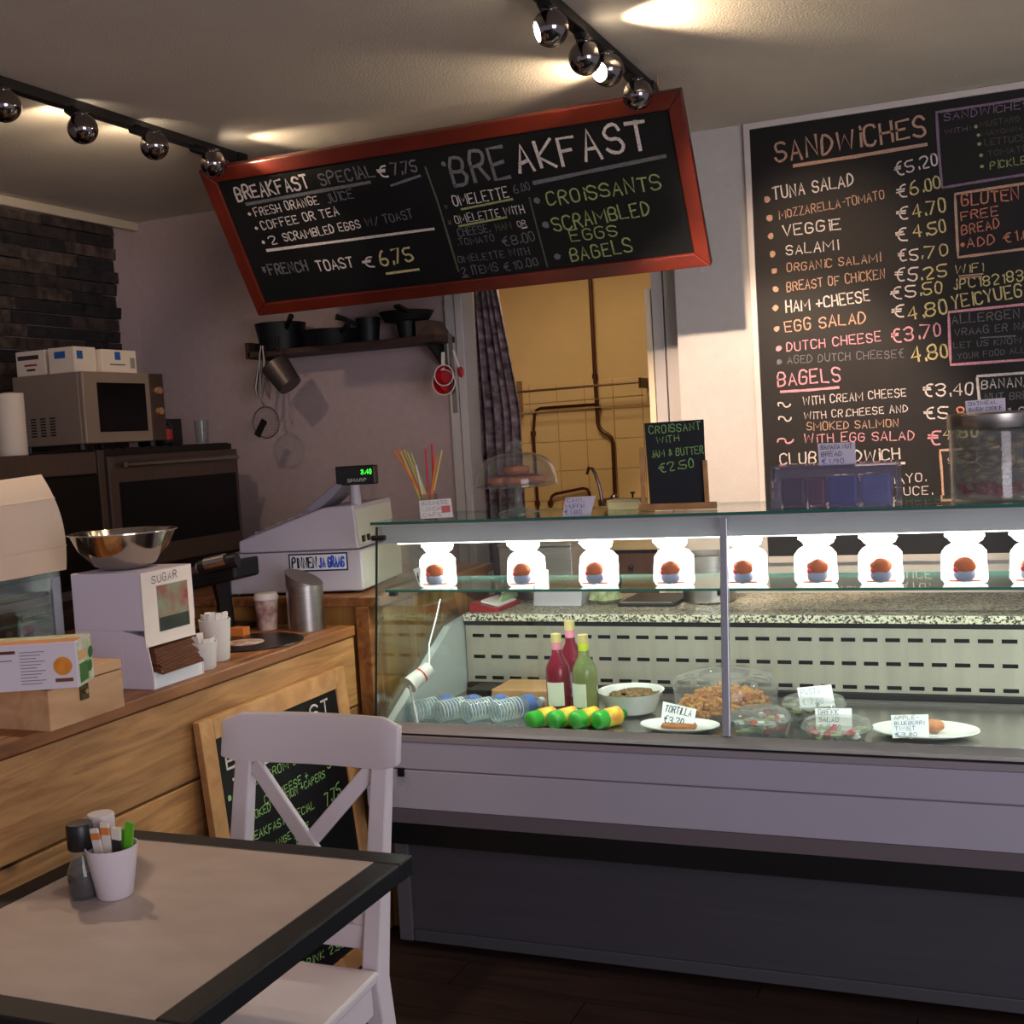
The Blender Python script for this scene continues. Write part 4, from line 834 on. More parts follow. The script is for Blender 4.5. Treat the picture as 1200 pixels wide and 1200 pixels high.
# slotted back panel
bp_ = B(); sl = []; pitch, sw, hh = .0625, .041, .0115; zr = [.698, .768, .838]; zb0, zb1 = ZD+.028, .872; YP = 3.60
zs = [zb0]+[v for r_ in zr for v in (r_-hh/2, r_+hh/2)]+[zb1]; xs = [CX0+.035]; x = CX0+.06
while x+sw < CX1: xs += [x, x+sw]; x += pitch
xs.append(CX1)
for i in range(len(xs)-1):
    for j in range(len(zs)-1):
        if i % 2 == 1 and j % 2 == 1: continue
        bp_.add([(xs[i], YP, zs[j]), (xs[i+1], YP, zs[j]), (xs[i+1], YP, zs[j+1]), (xs[i], YP, zs[j+1])], [(0, 1, 2, 3)])
bp_.build('slotted_panel', M('panel_steel', (188, 182, 168), .42, .55, noise=.12, scale=5, stretch=(6, 1, .3)), cs)
B().box(CX0+.035, CX1, YP+.012, YP+.02, ZD, .875).build('dark_backing', BLACK, cs)  # black sheet behind the slots stands in for the shade inside them
B().box(CX0+.035, CX1, YP-.012, YP+.002, ZD+.012, ZD+.026).build('drain_rail', BLACK, cs); B().box(CX0+.035, CX1, YP-.018, YP-.008, ZD+.0, ZD+.010).build('drain_lip', STEEL, cs)
B().prism([(CX0+.003, 3.03, .60), (CX0+.003, 3.66, .60), (CX0+.003, 3.66, .90), (CX0+.003, 3.5, .885), (CX0+.003, 3.06, .665)], (.027, 0, 0)).build('end_wall', M('end_wall', (170, 178, 176), .45), cs)
lt = Py(471, 905, 2.945); B().box(lt[0]-.012, lt[0]+.006, 2.942, 2.955, lt[2]-.012, lt[2]+.012).build('latch', BLACK, cs)
# glass
fb = (3.024, zg); ft = (3.105, 1.247)
MX = float(Py(850, 750, 3.06)[0])
def gpane(xa, xb, nm):
    return B().prism([(xa, fb[0], fb[1]), (xa, fb[0]+.006, fb[1]), (xa, ft[0]+.006, ft[1]), (xa, ft[0], ft[1])], (xb-xa, 0, 0)).build(nm, GL, cs)
gpane(CX0+.008, MX-.011, 'front_pane'); gpane(MX+.011, CX1, 'front_pane')
B().prism([(MX-.010, fb[0]-.006, fb[1]), (MX-.010, fb[0]+.012, fb[1]), (MX-.010, ft[0]+.012, ft[1]), (MX-.010, ft[0]-.006, ft[1])], (.020, 0, 0)).build('mullion', M('mullion_grey', (176, 178, 188), .35, .6), cs, bevel=.002)
B().prism([(CX0, fb[0], fb[1]), (CX0, ft[0], ft[1]), (CX0, 3.46, 1.247), (CX0, 3.63, .90), (CX0, 3.07, .67)], (.006, 0, 0)).build('side_pane', GL, cs)
B().bar((CX0+.003, fb[0]-.001, fb[1]), (CX0+.003, ft[0]-.001, ft[1]), .007, .002, (0, 1, 0)).build('pane_edge', M('dark_edge', (20, 44, 40), .2), cs)
ZG = 1.262
B().box(CX0-.01, CX1, 3.092, 3.47, ZG-.008, ZG).build('top_pane', GL, cs); B().box(CX0-.01, CX1, 3.090, 3.0915, ZG-.008, ZG).build('green_edge', GLE, cs)
B().box(CX0+.006, CX1, 3.462, 3.4715, ZG-.008, ZG-.0005).build('green_edge', GLE, cs)
B().box(CX0+.007, CX1, 3.125, 3.215, 1.195, 1.253).build('lamp_housing', M('housing_grey', (176, 172, 180), .6), cs, bevel=.003)
B().cyl((CX0+.05, 3.14, 1.1935), (CX1-.02, 3.14, 1.1945), .0022, .0022, 10).build('lamp_tube', TUBE, cs, smooth=True)
ZS = 1.062
B().box(CX0+.02, CX1, 3.10, 3.40, ZS-.007, ZS).build('glass_shelf', GL, cs); B().box(CX0+.02, CX1, 3.0975, 3.0993, ZS-.007, ZS).build('green_edge', GLE, cs); B().box(CX0+.02, CX1, 3.4005, 3.402, ZS-.007, ZS).build('green_edge', M('edge_dim', (120, 170, 160), .3), cs)
for x in (CX0+.02, MX-.03): B().box(x, x+.02, 3.12, 3.14, ZS-.022, ZS-.0075).build('shelf_clip', BLACKM, cs)
B().cyl((CX0-.012, 3.10, 1.215), (CX0+.03, 3.10, 1.215), .008).build('hinge_pin', BLACKM, cs)
# granite worktop at the back
gr = thing('granite_worktop', 'speckled granite worktop behind the refrigerated case', 'worktop', (-.4, 3.85, 0))
gm = M('granite', (206, 200, 176), .35); nt = gm.node_tree; v = nt.nodes.new('ShaderNodeTexVoronoi'); v.inputs['Scale'].default_value = 190
tc = nt.nodes.new('ShaderNodeTexCoord'); nt.links.new(tc.outputs['Object'], v.inputs[0]); r = nt.nodes.new('ShaderNodeValToRGB'); e = r.color_ramp.elements
e[0].color = lin((60, 56, 52)); e[0].position = .25; e[1].color = lin((214, 208, 184)); e[1].position = .55; el = e.new(.4); el.color = lin((150, 140, 118))
sepc = nt.nodes.new('ShaderNodeSeparateColor'); nt.links.new(v.outputs['Color'], sepc.inputs[0]); nt.links.new(sepc.outputs[0], r.inputs[0]); nt.links.new(r.outputs[0], nt.nodes['Principled BSDF'].inputs['Base Color'])
B().box(CX0+.035, CX1, 3.585, 4.05, .888, .912).build('slab', gm, gr, bevel=.003)
B().box(CX0+.035, CX1, 3.595, 3.622, .8755, .8875).build('underside_strip', BLACK, gr)
B().box(CX0+.035, CX1, 3.63, 4.03, 0, .887).build('body', M('dark_cabinet', (50, 38, 34), .6), gr)

# ---- muffins in cellophane bags on the glass shelf
BAG = glass('cellophane', (252, 252, 252), haze=.62, hazecol=(250, 250, 250), rough=.1)
BAGN = glass('cellophane_neck', (252, 252, 252), haze=.8, hazecol=(252, 252, 252), rough=.1)
CR_ = M('muffin_crust', (166, 78, 34), .8, noise=.3, scale=40)
def bagthing(label, px):
    x = float(Py(px, 688, 3.17)[0])
    t = thing('bagged_muffin', label, 'muffin', (x, 3.172, ZS+.001), -x*.12+random.uniform(-.15, .15), 'muffins tied in bags on the glass shelf')
    n = 30; prof = [(.050, .002), (.055, .012), (.054, .050), (.053, .078), (.042, .092), (.028, .099)]
    o = random.uniform(-.007, .007)
    B().lathe([(.001, .001)]+prof, (0, 0, 0), n, wob=.05).build('bag', BAG, t, smooth=True, local=True)
    B().lathe([(.027, .0995), (.034, .106), (.043, .118), (.045, .126)], (o, 0, 0), n, wob=.2).build('bag_neck', BAGN, t, smooth=True, local=True)
    B().ring((0, 0, .099), .028, .0015, 20).build('tie', PAPER, t, smooth=True, local=True)
    B().ball((0, -.052, .028), .026, 14, 8, (1, .35, .75), .04).build('paper_case', M('muffin_case', (130, 134, 160), .7), t, smooth=True, local=True)
    B().ball((.001, -.054, .050), .025, 14, 8, (1.05, .4, .78), .08).build('muffin_top', CR_, t, smooth=True, local=True)
    B().bar((-.036, -.050, .012), (.036, -.050, .012), .010, .003, (0, 0, 1)).build('card_base', M('card_orange', (190, 84, 40), .7), t, local=True)
    B().ball((-.019, -.058, .041), .007, 10, 6, (1, .5, 1)).build('red_berry', M('berry', (190, 30, 40), .4), t, smooth=True, local=True)
    return t
nm = ['leftmost', 'second from the left', 'third from the left', 'fourth from the left, just left of the mullion', 'first right of the mullion', 'second right of the mullion', 'third right of the mullion', 'fourth right of the mullion', 'fifth right of the mullion, at the picture edge']
for p_, s_ in zip((514, 618, 703, 791, 876, 957, 1033, 1131, 1213), nm): bagthing('muffin in tied white bag, '+s_, p_)

# ---- price tags
TAG = M('tag_card', (232, 232, 234), .7)
def ptag(label, plane, quad, lines, thing_name='price_tag', foot=None, ink=INK, mat=None):
    """quad: four picture corners (TL,TR,BR,BL) on a plane; a card of 2 mm"""
    P = [Vector(plane(*q)) for q in quad]; n = (P[1]-P[0]).cross(P[3]-P[0]).normalized()
    if n.dot(Vector(CAM)-P[0]) < 0: n = -n
    base = (P[2]+P[3])/2; t = thing(thing_name, label, 'price tag' if thing_name == 'price_tag' else 'card', base)
    B().prism([p for p in P], -n*.0012).build('card', mat or TAG, t)
    k = len(lines)
    for i, (s, mt) in enumerate(lines):
        L = P[0].lerp(P[3], (i+.85)/(k+.15)); R = P[1].lerp(P[2], (i+.85)/(k+.15)); d = R-L; ln = min(1, .2+len(s)*.095)
        text3('lettering', s, L+d*.08, d*.84*ln if i < k-1 or k == 1 else d*.6, (P[3]-P[0]).length/(k+.6)*.72, n, mt, t, .13, .15, .0006)
    B().cyl(base-Vector((0, -.004, .003)), base+Vector((0, .004, .012)), .006, .004, 10).build('clip', M('clip_clear', (190, 200, 200), .2), t) if foot else None
    return t
def YP_(Y): return Plane((0, Y, 0), (0, 1, 0))
ptag('white price tag TORTILLA 3.20 standing on the plate left of the mullion', Plane((0, 3.16, ZD), (0, -.8, .62)), [(777, 822), (816, 831), (812, 855), (774, 850)], [('TORTiLLA', INK), ('€3.20', INK)], foot=1)
ptag('white SALAD 7.50 price tag in front of the salad tubs', Plane((0, 3.15, ZD), (0, -.8, .62)), [(955, 830), (998, 830), (999, 858), (957, 857)], [('GREEK', INK), ('SALAD', INK), ('€ 7.50', INK)], foot=1)
ptag('higher white price tag behind the SALAD tag', Plane((0, 3.24, ZD), (0, -.8, .62)), [(934, 806), (974, 802), (979, 827), (938, 830)], [('PASTA', M('faint_ink', (170, 175, 190), .7)), ('€ 7.50', M('faint_ink', (170, 175, 190), .7))], foot=1)
ptag('white price tag APPLE BLUEBERRY on the oval plate', Plane((0, 3.15, ZD), (0, -.8, .62)), [(1044, 838), (1088, 837), (1089, 864), (1046, 865)], [('APPLE-', INK), ('BLUEBERRY', INKB), ('TWiST', INKB), ('€3.00', INKB)], foot=1)
ptag('small white price tag beside the second bagged muffin on the shelf', Plane((0, 3.135, ZS), (0, -.8, .62)), [(611, 669), (642, 668), (643, 689), (610, 689)], [('STRUDEL', INK), ('€1.80', INK)], foot=1)
ptag('small white card behind the leftmost bagged muffin', YP_(3.14), [(484, 667), (496, 663), (500, 687), (492, 688)], [('€', INK)])
ptag('pale lilac MUFFIN 1.80 price tag leaning beside the cake stand', YP_(3.13), [(663, 583), (698, 581), (692, 604), (659, 605)], [('CiNN.', INKB), ('MUFFiN', INKB), ('€1.80', INKB)], mat=M('tag_lilac', (214, 208, 226), .7))

# ---- bottles
def bottle(label, px, by, Y, hh_, glassm, capc, neckc, labcol, grp=None, lbl_side=0):
    p = Pz(px, by, ZD); x = float(Py(px, by, Y)[0]); t = thing('wine_bottle', label, 'bottle', (x, Y, ZD+.001))
    s = hh_/.30; R_ = .037
    B().lathe([(.032, 0), (R_, .006), (R_, .165*s), (R_*.92, .185*s), (.016, .225*s), (.0145, .25*s)], (0, 0, 0), 32).build('body', glassm, t, smooth=True, local=True)
    B().lathe([(.0146, .225*s+.008), (.0152, .25*s), (.0152, .27*s), (.001, .27*s)], (0, 0, 0), 20).build('neck_sleeve', neckc, t, smooth=True, local=True)
    B().lathe([(.0158, .2705*s), (.0158, .30*s), (.001, .30*s)], (0, 0, 0), 20).build('cap', capc, t, smooth=True, local=True)
    # wrap-round label
    b = B(); a0 = math.atan2(-Y, -x)-lbl_side; A = [a0-.75+1.5*i/10 for i in range(11)]
    vs = [((R_+.0006)*math.cos(a), (R_+.0006)*math.sin(a), zz) for a in A for zz in (.045*s, .13*s)]
    b.add(vs, [(2*i, 2*i+2, 2*i+3, 2*i+1) for i in range(10)]).build('paper_label', labcol, t, local=True)
    return t
WINE = M('rose_wine', (110, 14, 36), .08, coat=.4); WHW = M('white_wine_glass', (128, 140, 84), .06, coat=.5, trans=.35)
GOLD = M('gold_cap', (214, 196, 130), .35, .3); LAB = M('bottle_label', (214, 220, 204), .6)
bottle('rose wine bottle in front left, pale label turned left', 657, 842, 3.30, .245, WINE, GOLD, M('pink_sleeve', (214, 130, 150), .4), LAB, lbl_side=.35)
bottle('rose wine bottle standing behind the other two', 673, 836, 3.41, .265, WINE, GOLD, M('pink_sleeve', (214, 130, 150), .4), M('pink_label', (170, 110, 150), .6))
bottle('pale white wine bottle with lime neck, right of the roses', 688, 842, 3.29, .245, WHW, GOLD, M('lime_sleeve', (196, 214, 40), .4), LAB, lbl_side=.7)
WAT = glass('water_bottle_plastic', (226, 234, 234), gloss=1, rough=.08, haze=.24, hazecol=(225, 235, 240))
def lying(name, label, px, py, L, R_, bm, bandm, capm, grp, tilt=.30, ribs=True, az=.55):
    p = Pz(px, py, ZD+R_); t = thing(name, label, 'bottle', (p[0], p[1], ZD+.001), 0, grp)
    d = Vector((math.sin(az)*1, math.cos(az), 0)).normalized(); q = d.to_track_quat('Z', 'Y').to_matrix(); prof = [(R_*.6, 0), (R_*.92, .006)]
    n = 9 if ribs else 3
    for i in range(n): u = .012+(L*.55)*i/n; prof += [(R_, u), (R_*(.93 if ribs else 1), u+L*.55/n*.5)]
    prof += [(R_, L*.6), (R_, L*.78), (R_*.8, L*.86), (R_*.4, L*.94), (R_*.4, L*.97)]
    o = Vector((0, 0, R_))-d*L/2
    B().lathe(prof, o, 24, q).build('body', bm, t, smooth=True, local=True)
    if ribs:
        b = B(); qm = q
        for i in range(8): c_ = o+d*(.014+L*.55*i/9); b.ring(c_, R_*1.0, .0009, 24, qm, 5)
        b.build('rib', M('rib_white', (226, 236, 240), .2), t, smooth=True, local=True)
    lo_ = .62 if ribs else .34
    B().lathe([(R_*1.015, L*lo_), (R_*1.015, L*.78)], o, 24, q).build('band', bandm, t, smooth=True, local=True)
    B().lathe([(R_*.46, L*.95), (R_*.46, L*1.02), (.001, L*1.02)], o, 16, q).build('cap', capm, t, smooth=True, local=True)
    return t
BLB = M('blue_band', (70, 100, 160), .4); 
for px, s_ in ((509, 'leftmost'), (541, 'second from the left'), (573, 'third from the left'), (606, 'rightmost, nearest the green bottles')):
    lying('water_bottle', 'clear ribbed water bottle lying with blue band, '+s_, px, 829, .185, .031, WAT, BLB, M('cap_white', (220, 224, 230), .4), 'water bottles lying on the case deck', az=.55)
GB = M('green_bottle', (60, 190, 60), .12, trans=.3, coat=.4)
for px, s_ in ((637, 'leftmost'), (662, 'second from the left'), (688, 'third from the left'), (714, 'rightmost')):
    lying('juice_bottle', 'small green juice bottle lying at the front of the case, '+s_, px, 841, .115, .0262, GB, M('yellow_band', (214, 220, 70), .5, noise=.5, scale=50, col2=(226, 110, 50)), M('green_cap', (20, 120, 30), .4), 'green juice bottles at the case front', ribs=False, az=.5)
tag(B().box(-1.53, -1.30, 3.40, 3.56, ZD+.001, ZD+.05).build('wooden_tray_box', M('case_card', (184, 140, 96), .7, noise=.2, scale=12), bevel=.003), 'tan cardboard box lying behind the water bottles', 'box')
tag(B().box(-1.64, -1.56, 3.45, 3.56, ZD+.001, ZD+.035).build('black_tub', BLACK, bevel=.004), 'black plastic tub in the rear left corner of the case', 'tub')

# ---- dishes in the case
PORC = M('porcelain', (226, 226, 224), .25, coat=.3)
def pos(px, py, z=ZD): p = Pz(px, py, z); return (float(p[0]), float(p[1]), z+.001)
p = pos(741, 846); p = (p[0], 3.36, p[2]); wbw = thing('salad_bowl', 'deep white porcelain bowl holding dark grains beside the wine bottles', 'bowl', (float(Py(741, 840, 3.36)[0]), 3.36, ZD+.001))
B().lathe([(.05, 0), (.07, .01), (.095, .068), (.099, .07), (.091, .068), (.068, .014), (.001, .012)], (0, 0, 0), 40).build('bowl', PORC, wbw, smooth=True, local=True)
b = B()
for k in range(110):
    a = random.uniform(0, 6.28); r_ = .072*math.sqrt(random.random()); b.ball((.012+r_*math.cos(a), r_*math.sin(a), .052+.02*(1-r_/.08)), .009, 6, 4, (1, 1.4, .7), .2)
b.build('grain_salad', M('grain', (130, 100, 60), .6, noise=.6, scale=60), wbw)['kind'] = 'stuff'
B().lathe([(.001, .035), (.078, .045), (.078, .048), (.001, .056)], (0, 0, 0), 24).build('grain_bed', M('grain', (130, 100, 60), .6), wbw, local=True)
bx = wbw.children[-2]
# pasta dish under a clear dome
pd = thing('cake_dome', 'clear dome over a dish of orange pasta straddling the mullion', 'dome', (float(Py(851, 838, 3.40)[0]), 3.40, ZD+.001))
B().lathe([(.10, 0), (.143, .006), (.155, .014), (.143, .012), (.001, .006)], (0, 0, 0), 40).build('dish', GLC, pd, smooth=True, local=True)
B().lathe([(.148, .014), (.150, .02), (.148, .080), (.138, .108), (.105, .118), (.072, .119), (.070, .112), (.001, .111)], (0, 0, 0), 48).build('dome', glass('dome_glass', (228, 232, 230), haze=.14), pd, smooth=True, local=True)
b = B()
for k in range(260):
    a = random.uniform(0, 6.28); r_ = .125*math.sqrt(random.random()); z = .018+random.uniform(0, .062)*(1-(r_/.15)**2); d = Vector((random.uniform(-1, 1), random.uniform(-1, 1), random.uniform(-.4, .4))).normalized()*.014
    c = Vector((r_*math.cos(a), r_*math.sin(a), z)); b.cyl(c-d, c+d, .006, .006, 6)
b.build('penne_pasta', M('pasta', (246, 186, 70), .45, noise=.5, scale=40, col2=(206, 100, 30)), pd, local=True)['kind'] = 'stuff'
for o_ in [o_ for o_ in wbw.children if o_.name.startswith('grain_salad')]:
    o_.data.transform(Matrix.Translation(wbw.location))
def plate(label, px, py, rx, ry, Y=None, nm='plate'):
    p = Pz(px, py, ZD); t = thing(nm, label, 'plate', (float(p[0]), float(p[1]), ZD+.001))
    B().lathe([(.6, 0), (.72, .004), (1, .016), (1, .019), (.70, .008), (.001, .006)], (0, 0, 0), 40, None, 1, 1)
    b = B(); b.lathe([(.6, 0), (.72, .004), (1, .016), (.99, .019), (.70, .008), (.001, .006)], (0, 0, 0), 40); b.v = [(x*rx, y*ry, z) for x, y, z in b.v]
    b.build('plate', PORC, t, smooth=True, local=True); return t
t = plate('oval white plate with tortilla at the front left of the mullion', 797, 856, .112, .068)
B().lathe([(.001, .008), (.045, .008), (.05, .014), (.045, .022), (.001, .024)], (.0, -.01, 0), 24).build('tortilla', M('tortilla', (150, 90, 44), .7, noise=.3, scale=30), t, smooth=True, local=True)
t = plate('oval white plate with a small roll at the right front', 1084, 862, .135, .090)
B().ball((.02, 0, .026), .024, 12, 7, (1.3, .9, .7), .08).build('roll', M('roll_crust', (196, 130, 90), .7, noise=.3, scale=30), t, smooth=True, local=True)
def tub(label, px, py, r_, h, seed, cols):
    p = Pz(px, py, ZD); t = thing('salad_tub', label, 'salad', (float(p[0]), float(p[1]), ZD+.001)); rr = random.Random(seed)
    B().lathe([(r_*.75, 0), (r_*.8, .003), (r_, h), (r_*1.05, h+.002), (r_*.98, h), (r_*.77, .004), (.001, .004)], (0, 0, 0), 32).build('bowl', GLC, t, smooth=True, local=True)
    B().lathe([(r_*1.04, h+.003), (r_*.95, h+.018), (r_*.6, h+.028), (.001, h+.03)], (0, 0, 0), 32).build('lid', glass('lid_plastic', (240, 242, 240), haze=.10), t, smooth=True, local=True)
    for nm_, c, n_k, sc in cols:
        b = B()
        for k in range(n_k):
            a = rr.uniform(0, 6.28); q = r_*.78*math.sqrt(rr.random()); b.ball((q*math.cos(a), q*math.sin(a), rr.uniform(.012, h)), rr.uniform(.010, .015), 7, 5, sc, .2)
        b.build(nm_, M('food_'+nm_, c, .5, noise=.2, scale=30), t, local=True)['kind'] = 'stuff'
FD = [('tomato', (200, 40, 30), 16, (1, 1, .7)), ('mozzarella', (236, 232, 222), 16, (1.1, 1.1, .6)), ('lettuce', (170, 196, 110), 18, (1.5, 1.1, .35))]
tub('clear tub of tomato and mozzarella salad just right of the mullion', 892, 860, .080, .042, 1, FD)
tub('clear tub of tomato salad behind the white price tags', 955, 847, .084, .050, 2, FD)
tub('clear tub of mixed salad in front under the SALAD tag', 981, 866, .088, .030, 3, FD)
pt = thing('phone_handset', 'white and red handset leaning in the left end of the case', 'handset', (-1.60, 3.26, ZD+.001))
a = Vector(Px(480, 803, -1.655)); c = Vector(Px(503, 783, -1.62))
B().cyl(a, c, .026, .022, 20).build('body', M('handset_white', (206, 206, 200), .5), pt, smooth=True)
B().cyl(a.lerp(c, .55), a.lerp(c, .62), .0243, .0240, 20).build('red_ring', M('print_red2', (180, 30, 30), .5), pt, smooth=True)
B().tube([c, Vector(Px(503, 755, -1.63)), Vector(Px(511, 725, -1.64)), Vector(Px(516, 702, -1.65))], .0025, 6).build('cord', PAPER, pt, smooth=True)
B().tube([a, (a.x+.02, a.y, ZD+.003)], .004, 6).build('rest', PAPER, pt)

# ---- things on the granite
ZK = .913
t = thing('stainless_box', 'brushed stainless steel box standing on the worktop behind the shelf', 'container', (-1.55, 3.9, ZK))
x0, x1 = float(Py(585, 660, 3.88)[0]), float(Py(670, 660, 3.88)[0])
B().box(x0, x1, 3.88, 4.02, ZK, 1.10).build('body', STEEL, t, bevel=.003); B().box(x0-.004, x1+.004, 3.875, 4.025, 1.10, 1.112).build('lid', STEEL, t, bevel=.003); B().ball(((x0+x1)/2-.05, 3.868, 1.05), .006).build('knob', STEEL, t, smooth=True)
t = thing('steel_splashback', 'dark steel splash panel behind the leftmost bags', 'panel', (-1.8, 4.0, ZK)); B().box(max(-1.76, float(Py(528, 660, 4.0)[0])), x0-.02, 4.0, 4.02, ZK, 1.14).build('panel', M('dark_steel', (100, 88, 80), .35, .8), t, bevel=.002)
tag(B().box(float(Py(530, 685, 3.75)[0]), float(Py(610, 685, 3.75)[0]), 3.72, 3.86, .972, .99).build('cutting_board', LIGHTW, bevel=.003), 'pale wooden cutting board lying on the stacked trays', 'board')
t = thing('red_tray', 'red plastic tray holding white papers at the left of the worktop', 'tray', (-1.6, 3.72, ZK))
xa, xb = float(Py(512, 705, 3.68)[0]), float(Py(592, 705, 3.68)[0])
xa = max(xa, CX0+.045)
B().prism([(xa, 3.62, ZK), (xb, 3.62, ZK), (xb, 3.62, ZK+.012), (xa, 3.62, ZK+.03)], (0, .2, 0)).build('tray', M('tray_red', (160, 24, 34), .4), t, bevel=.002)
B().prism([(xa+.03, 3.65, ZK+.028), (xb-.01, 3.65, ZK+.013), (xb-.01, 3.65, ZK+.018), (xa+.03, 3.65, ZK+.034)], (0, .15, 0)).build('papers', PAPER, t)
B().prism([(xa+.07, 3.70, ZK+.033), (xb-.02, 3.70, ZK+.02), (xb-.02, 3.70, ZK+.055), (xa+.1, 3.70, ZK+.058)], (0, .14, 0)).build('green_packet', M('packet_green', (140, 160, 120), .6), t)
t = thing('steel_scale', 'pale grey kitchen scale on the worktop behind the wine bottles', 'scale', (-1.25, 3.8, ZK))
xa, xb = float(Py(632, 705, 3.8)[0]), float(Py(688, 705, 3.8)[0])
B().prism([(xa, 3.74, ZK), (xa, 3.855, ZK), (xa, 3.855, ZK+.075), (xa, 3.76, ZK+.06)], (xb-xa, 0, 0)).build('body', M('scale_grey', (156, 154, 158), .4), t, bevel=.003); B().box(xa+.01, xb-.01, 3.77, 3.85, ZK+.077, ZK+.084).build('platform', STEEL, t, bevel=.001)
t = thing('folded_cloth', 'patterned green cloth bundle right of the kitchen scale', 'cloth', (float(Py(708, 712, 3.8)[0]), 3.82, ZK))
B().lathe([(.03, 0), (.055, .015), (.04, .05), (.05, .07), (.02, .075)], (0, 0, 0), 20, wob=.2).build('cloth', M('cloth_green', (176, 186, 140), .8, noise=.5, scale=40, col2=(110, 120, 80)), t, smooth=True, local=True)
xa, xb = float(Py(728, 712, 3.78)[0]), float(Py(795, 712, 3.78)[0])
t = thing('baking_tray', 'dark baking tray lying on the worktop left of the pot', 'tray', ((xa+xb)/2, 3.85, ZK)); B().box(xa, xb, 3.74, 3.97, ZK, ZK+.012).build('tray', BLACKM, t, bevel=.003); B().box(xa+.01, xb-.01, 3.739, 3.741, ZK+.012, ZK+.016).build('rim', STEEL, t)
t = thing('cooking_pot', 'tall stainless steel stockpot on the worktop beside the mullion', 'pot', (float(Py(832, 712, 3.86)[0]), 3.86, ZK))
B().lathe([(.078, 0), (.085, .006), (.085, .155), (.089, .160), (.083, .160), (.081, .01), (.001, .008)], (0, 0, 0), 40).build('pot', STEEL, t, smooth=True, local=True)
for sx_ in (-1, 1): B().tube([(sx_*.084, -.03, .11), (sx_*.11, -.02, .115), (sx_*.11, .02, .115), (sx_*.084, .03, .11)], .004).build('handle', STEEL, t, smooth=True, local=True)

# ================================================================== ON THE GLASS TOP
ZG2 = ZG+.0005
ckx = float(Py(607, 605, 3.26)[0])
ck = thing('cake_stand', 'footed glass cake stand with domed lid on the glass top', 'cake stand', (ckx, 3.27, ZG2))
B().lathe([(.062, 0), (.062, .003), (.045, .010), (.016, .018), (.011, .035), (.011, .06), (.022, .072), (.115, .080), (.122, .082), (.122, .086), (.001, .084)], (0, 0, 0), 48).build('stand', GLC, ck, smooth=True, local=True)
B().lathe([(.118, .087), (.119, .10), (.110, .135), (.088, .162), (.050, .176), (.016, .180), (.012, .184), (.018, .190), (.021, .2), (.016, .212), (.001, .214)], (0, 0, 0), 48).build('dome', GLC, ck, smooth=True, local=True)
for k, (a, r_) in enumerate(((.3, .05), (1.5, .055), (2.7, .055), (3.9, .05), (5.1, .055), (0, .0))):
    t = thing('pastry', 'flat reddish pastry under the glass dome, '+['at the back right', 'at the back', 'at the back left', 'at the front left', 'at the front right', 'on top of the others'][k], 'pastry', (ckx+r_*math.cos(a), 3.27+r_*math.sin(a), ZG2+.0872+(.030 if r_ == 0 else 0)), a, 'pastries under the glass dome')
    B().lathe([(.032, 0), (.040, .008), (.036, .02), (.015, .024)], (0, 0, 0), 18, wob=.08).build('dough', M('pastry_dough', (196, 120, 80), .6, noise=.35, scale=30), t, smooth=True, local=True)
    B().lathe([(.018, .0235), (.014, .027), (.001, .028)], (0, 0, 0), 14, wob=.1).build('jam', M('jam', (130, 30, 30), .3), t, smooth=True, local=True)
# slate on wooden easel
ms = thing('table_menu', 'small slate menu CROISSANT 2.50 in a wooden easel on the glass top', 'menu', (float(Py(797, 596, 3.22)[0]), 3.22, ZG2))
PM = YP_(3.22); ez = [PM(755, 496), PM(824, 491.5), PM(828, 590), PM(762, 592)]
B().prism([Vector(p) for p in ez], (0, .006, 0)).build('slate', M('slate_blue', (24, 28, 36), .6, noise=.2, scale=8), ms)
def mp(x, y, d=0): p = PM(x, y); return Vector((p[0], p[1]+d, p[2]))
B().bar(Vector((mp(750, 594).x, 3.213, ZG2+.010)), Vector((mp(840, 590).x, 3.213, ZG2+.010)), .022, .018).build('ledge', FRAMEW, ms, bevel=.002)
B().bar(Vector((mp(756, 595).x, 3.209, ZG2+.018)), Vector((mp(756, 595).x, 3.213, mp(754, 524).z)), .012, .007, (0, 1, 0)).build('upright', FRAMEW, ms, bevel=.001)
B().bar(Vector((mp(830, 590).x, 3.209, ZG2+.018)), Vector((mp(829, 590).x, 3.213, mp(829, 539).z)), .012, .007, (0, 1, 0)).build('upright', FRAMEW, ms, bevel=.001)
B().bar(Vector((mp(795, 590).x, 3.23, ZG2+.19)), Vector((mp(795, 590).x, 3.30, ZG2+.004)), .012, .006, (0, 1, 0)).build('back_leg', FRAMEW, ms)
TM = TF((530, 320), 3.636)
boardtext(ms, PM, TM, (0, -1, 0), [("CROiSSANT", (840, 685), (1062, 665), 36, CLG), ("WiTH", (872, 725), (970, 715), 30, CLG), ("jAM & BUTTER", (852, 785), (1072, 768), 34, CLG), ("€2.50", (885, 852), (1032, 825), 42, CLG)], .14)
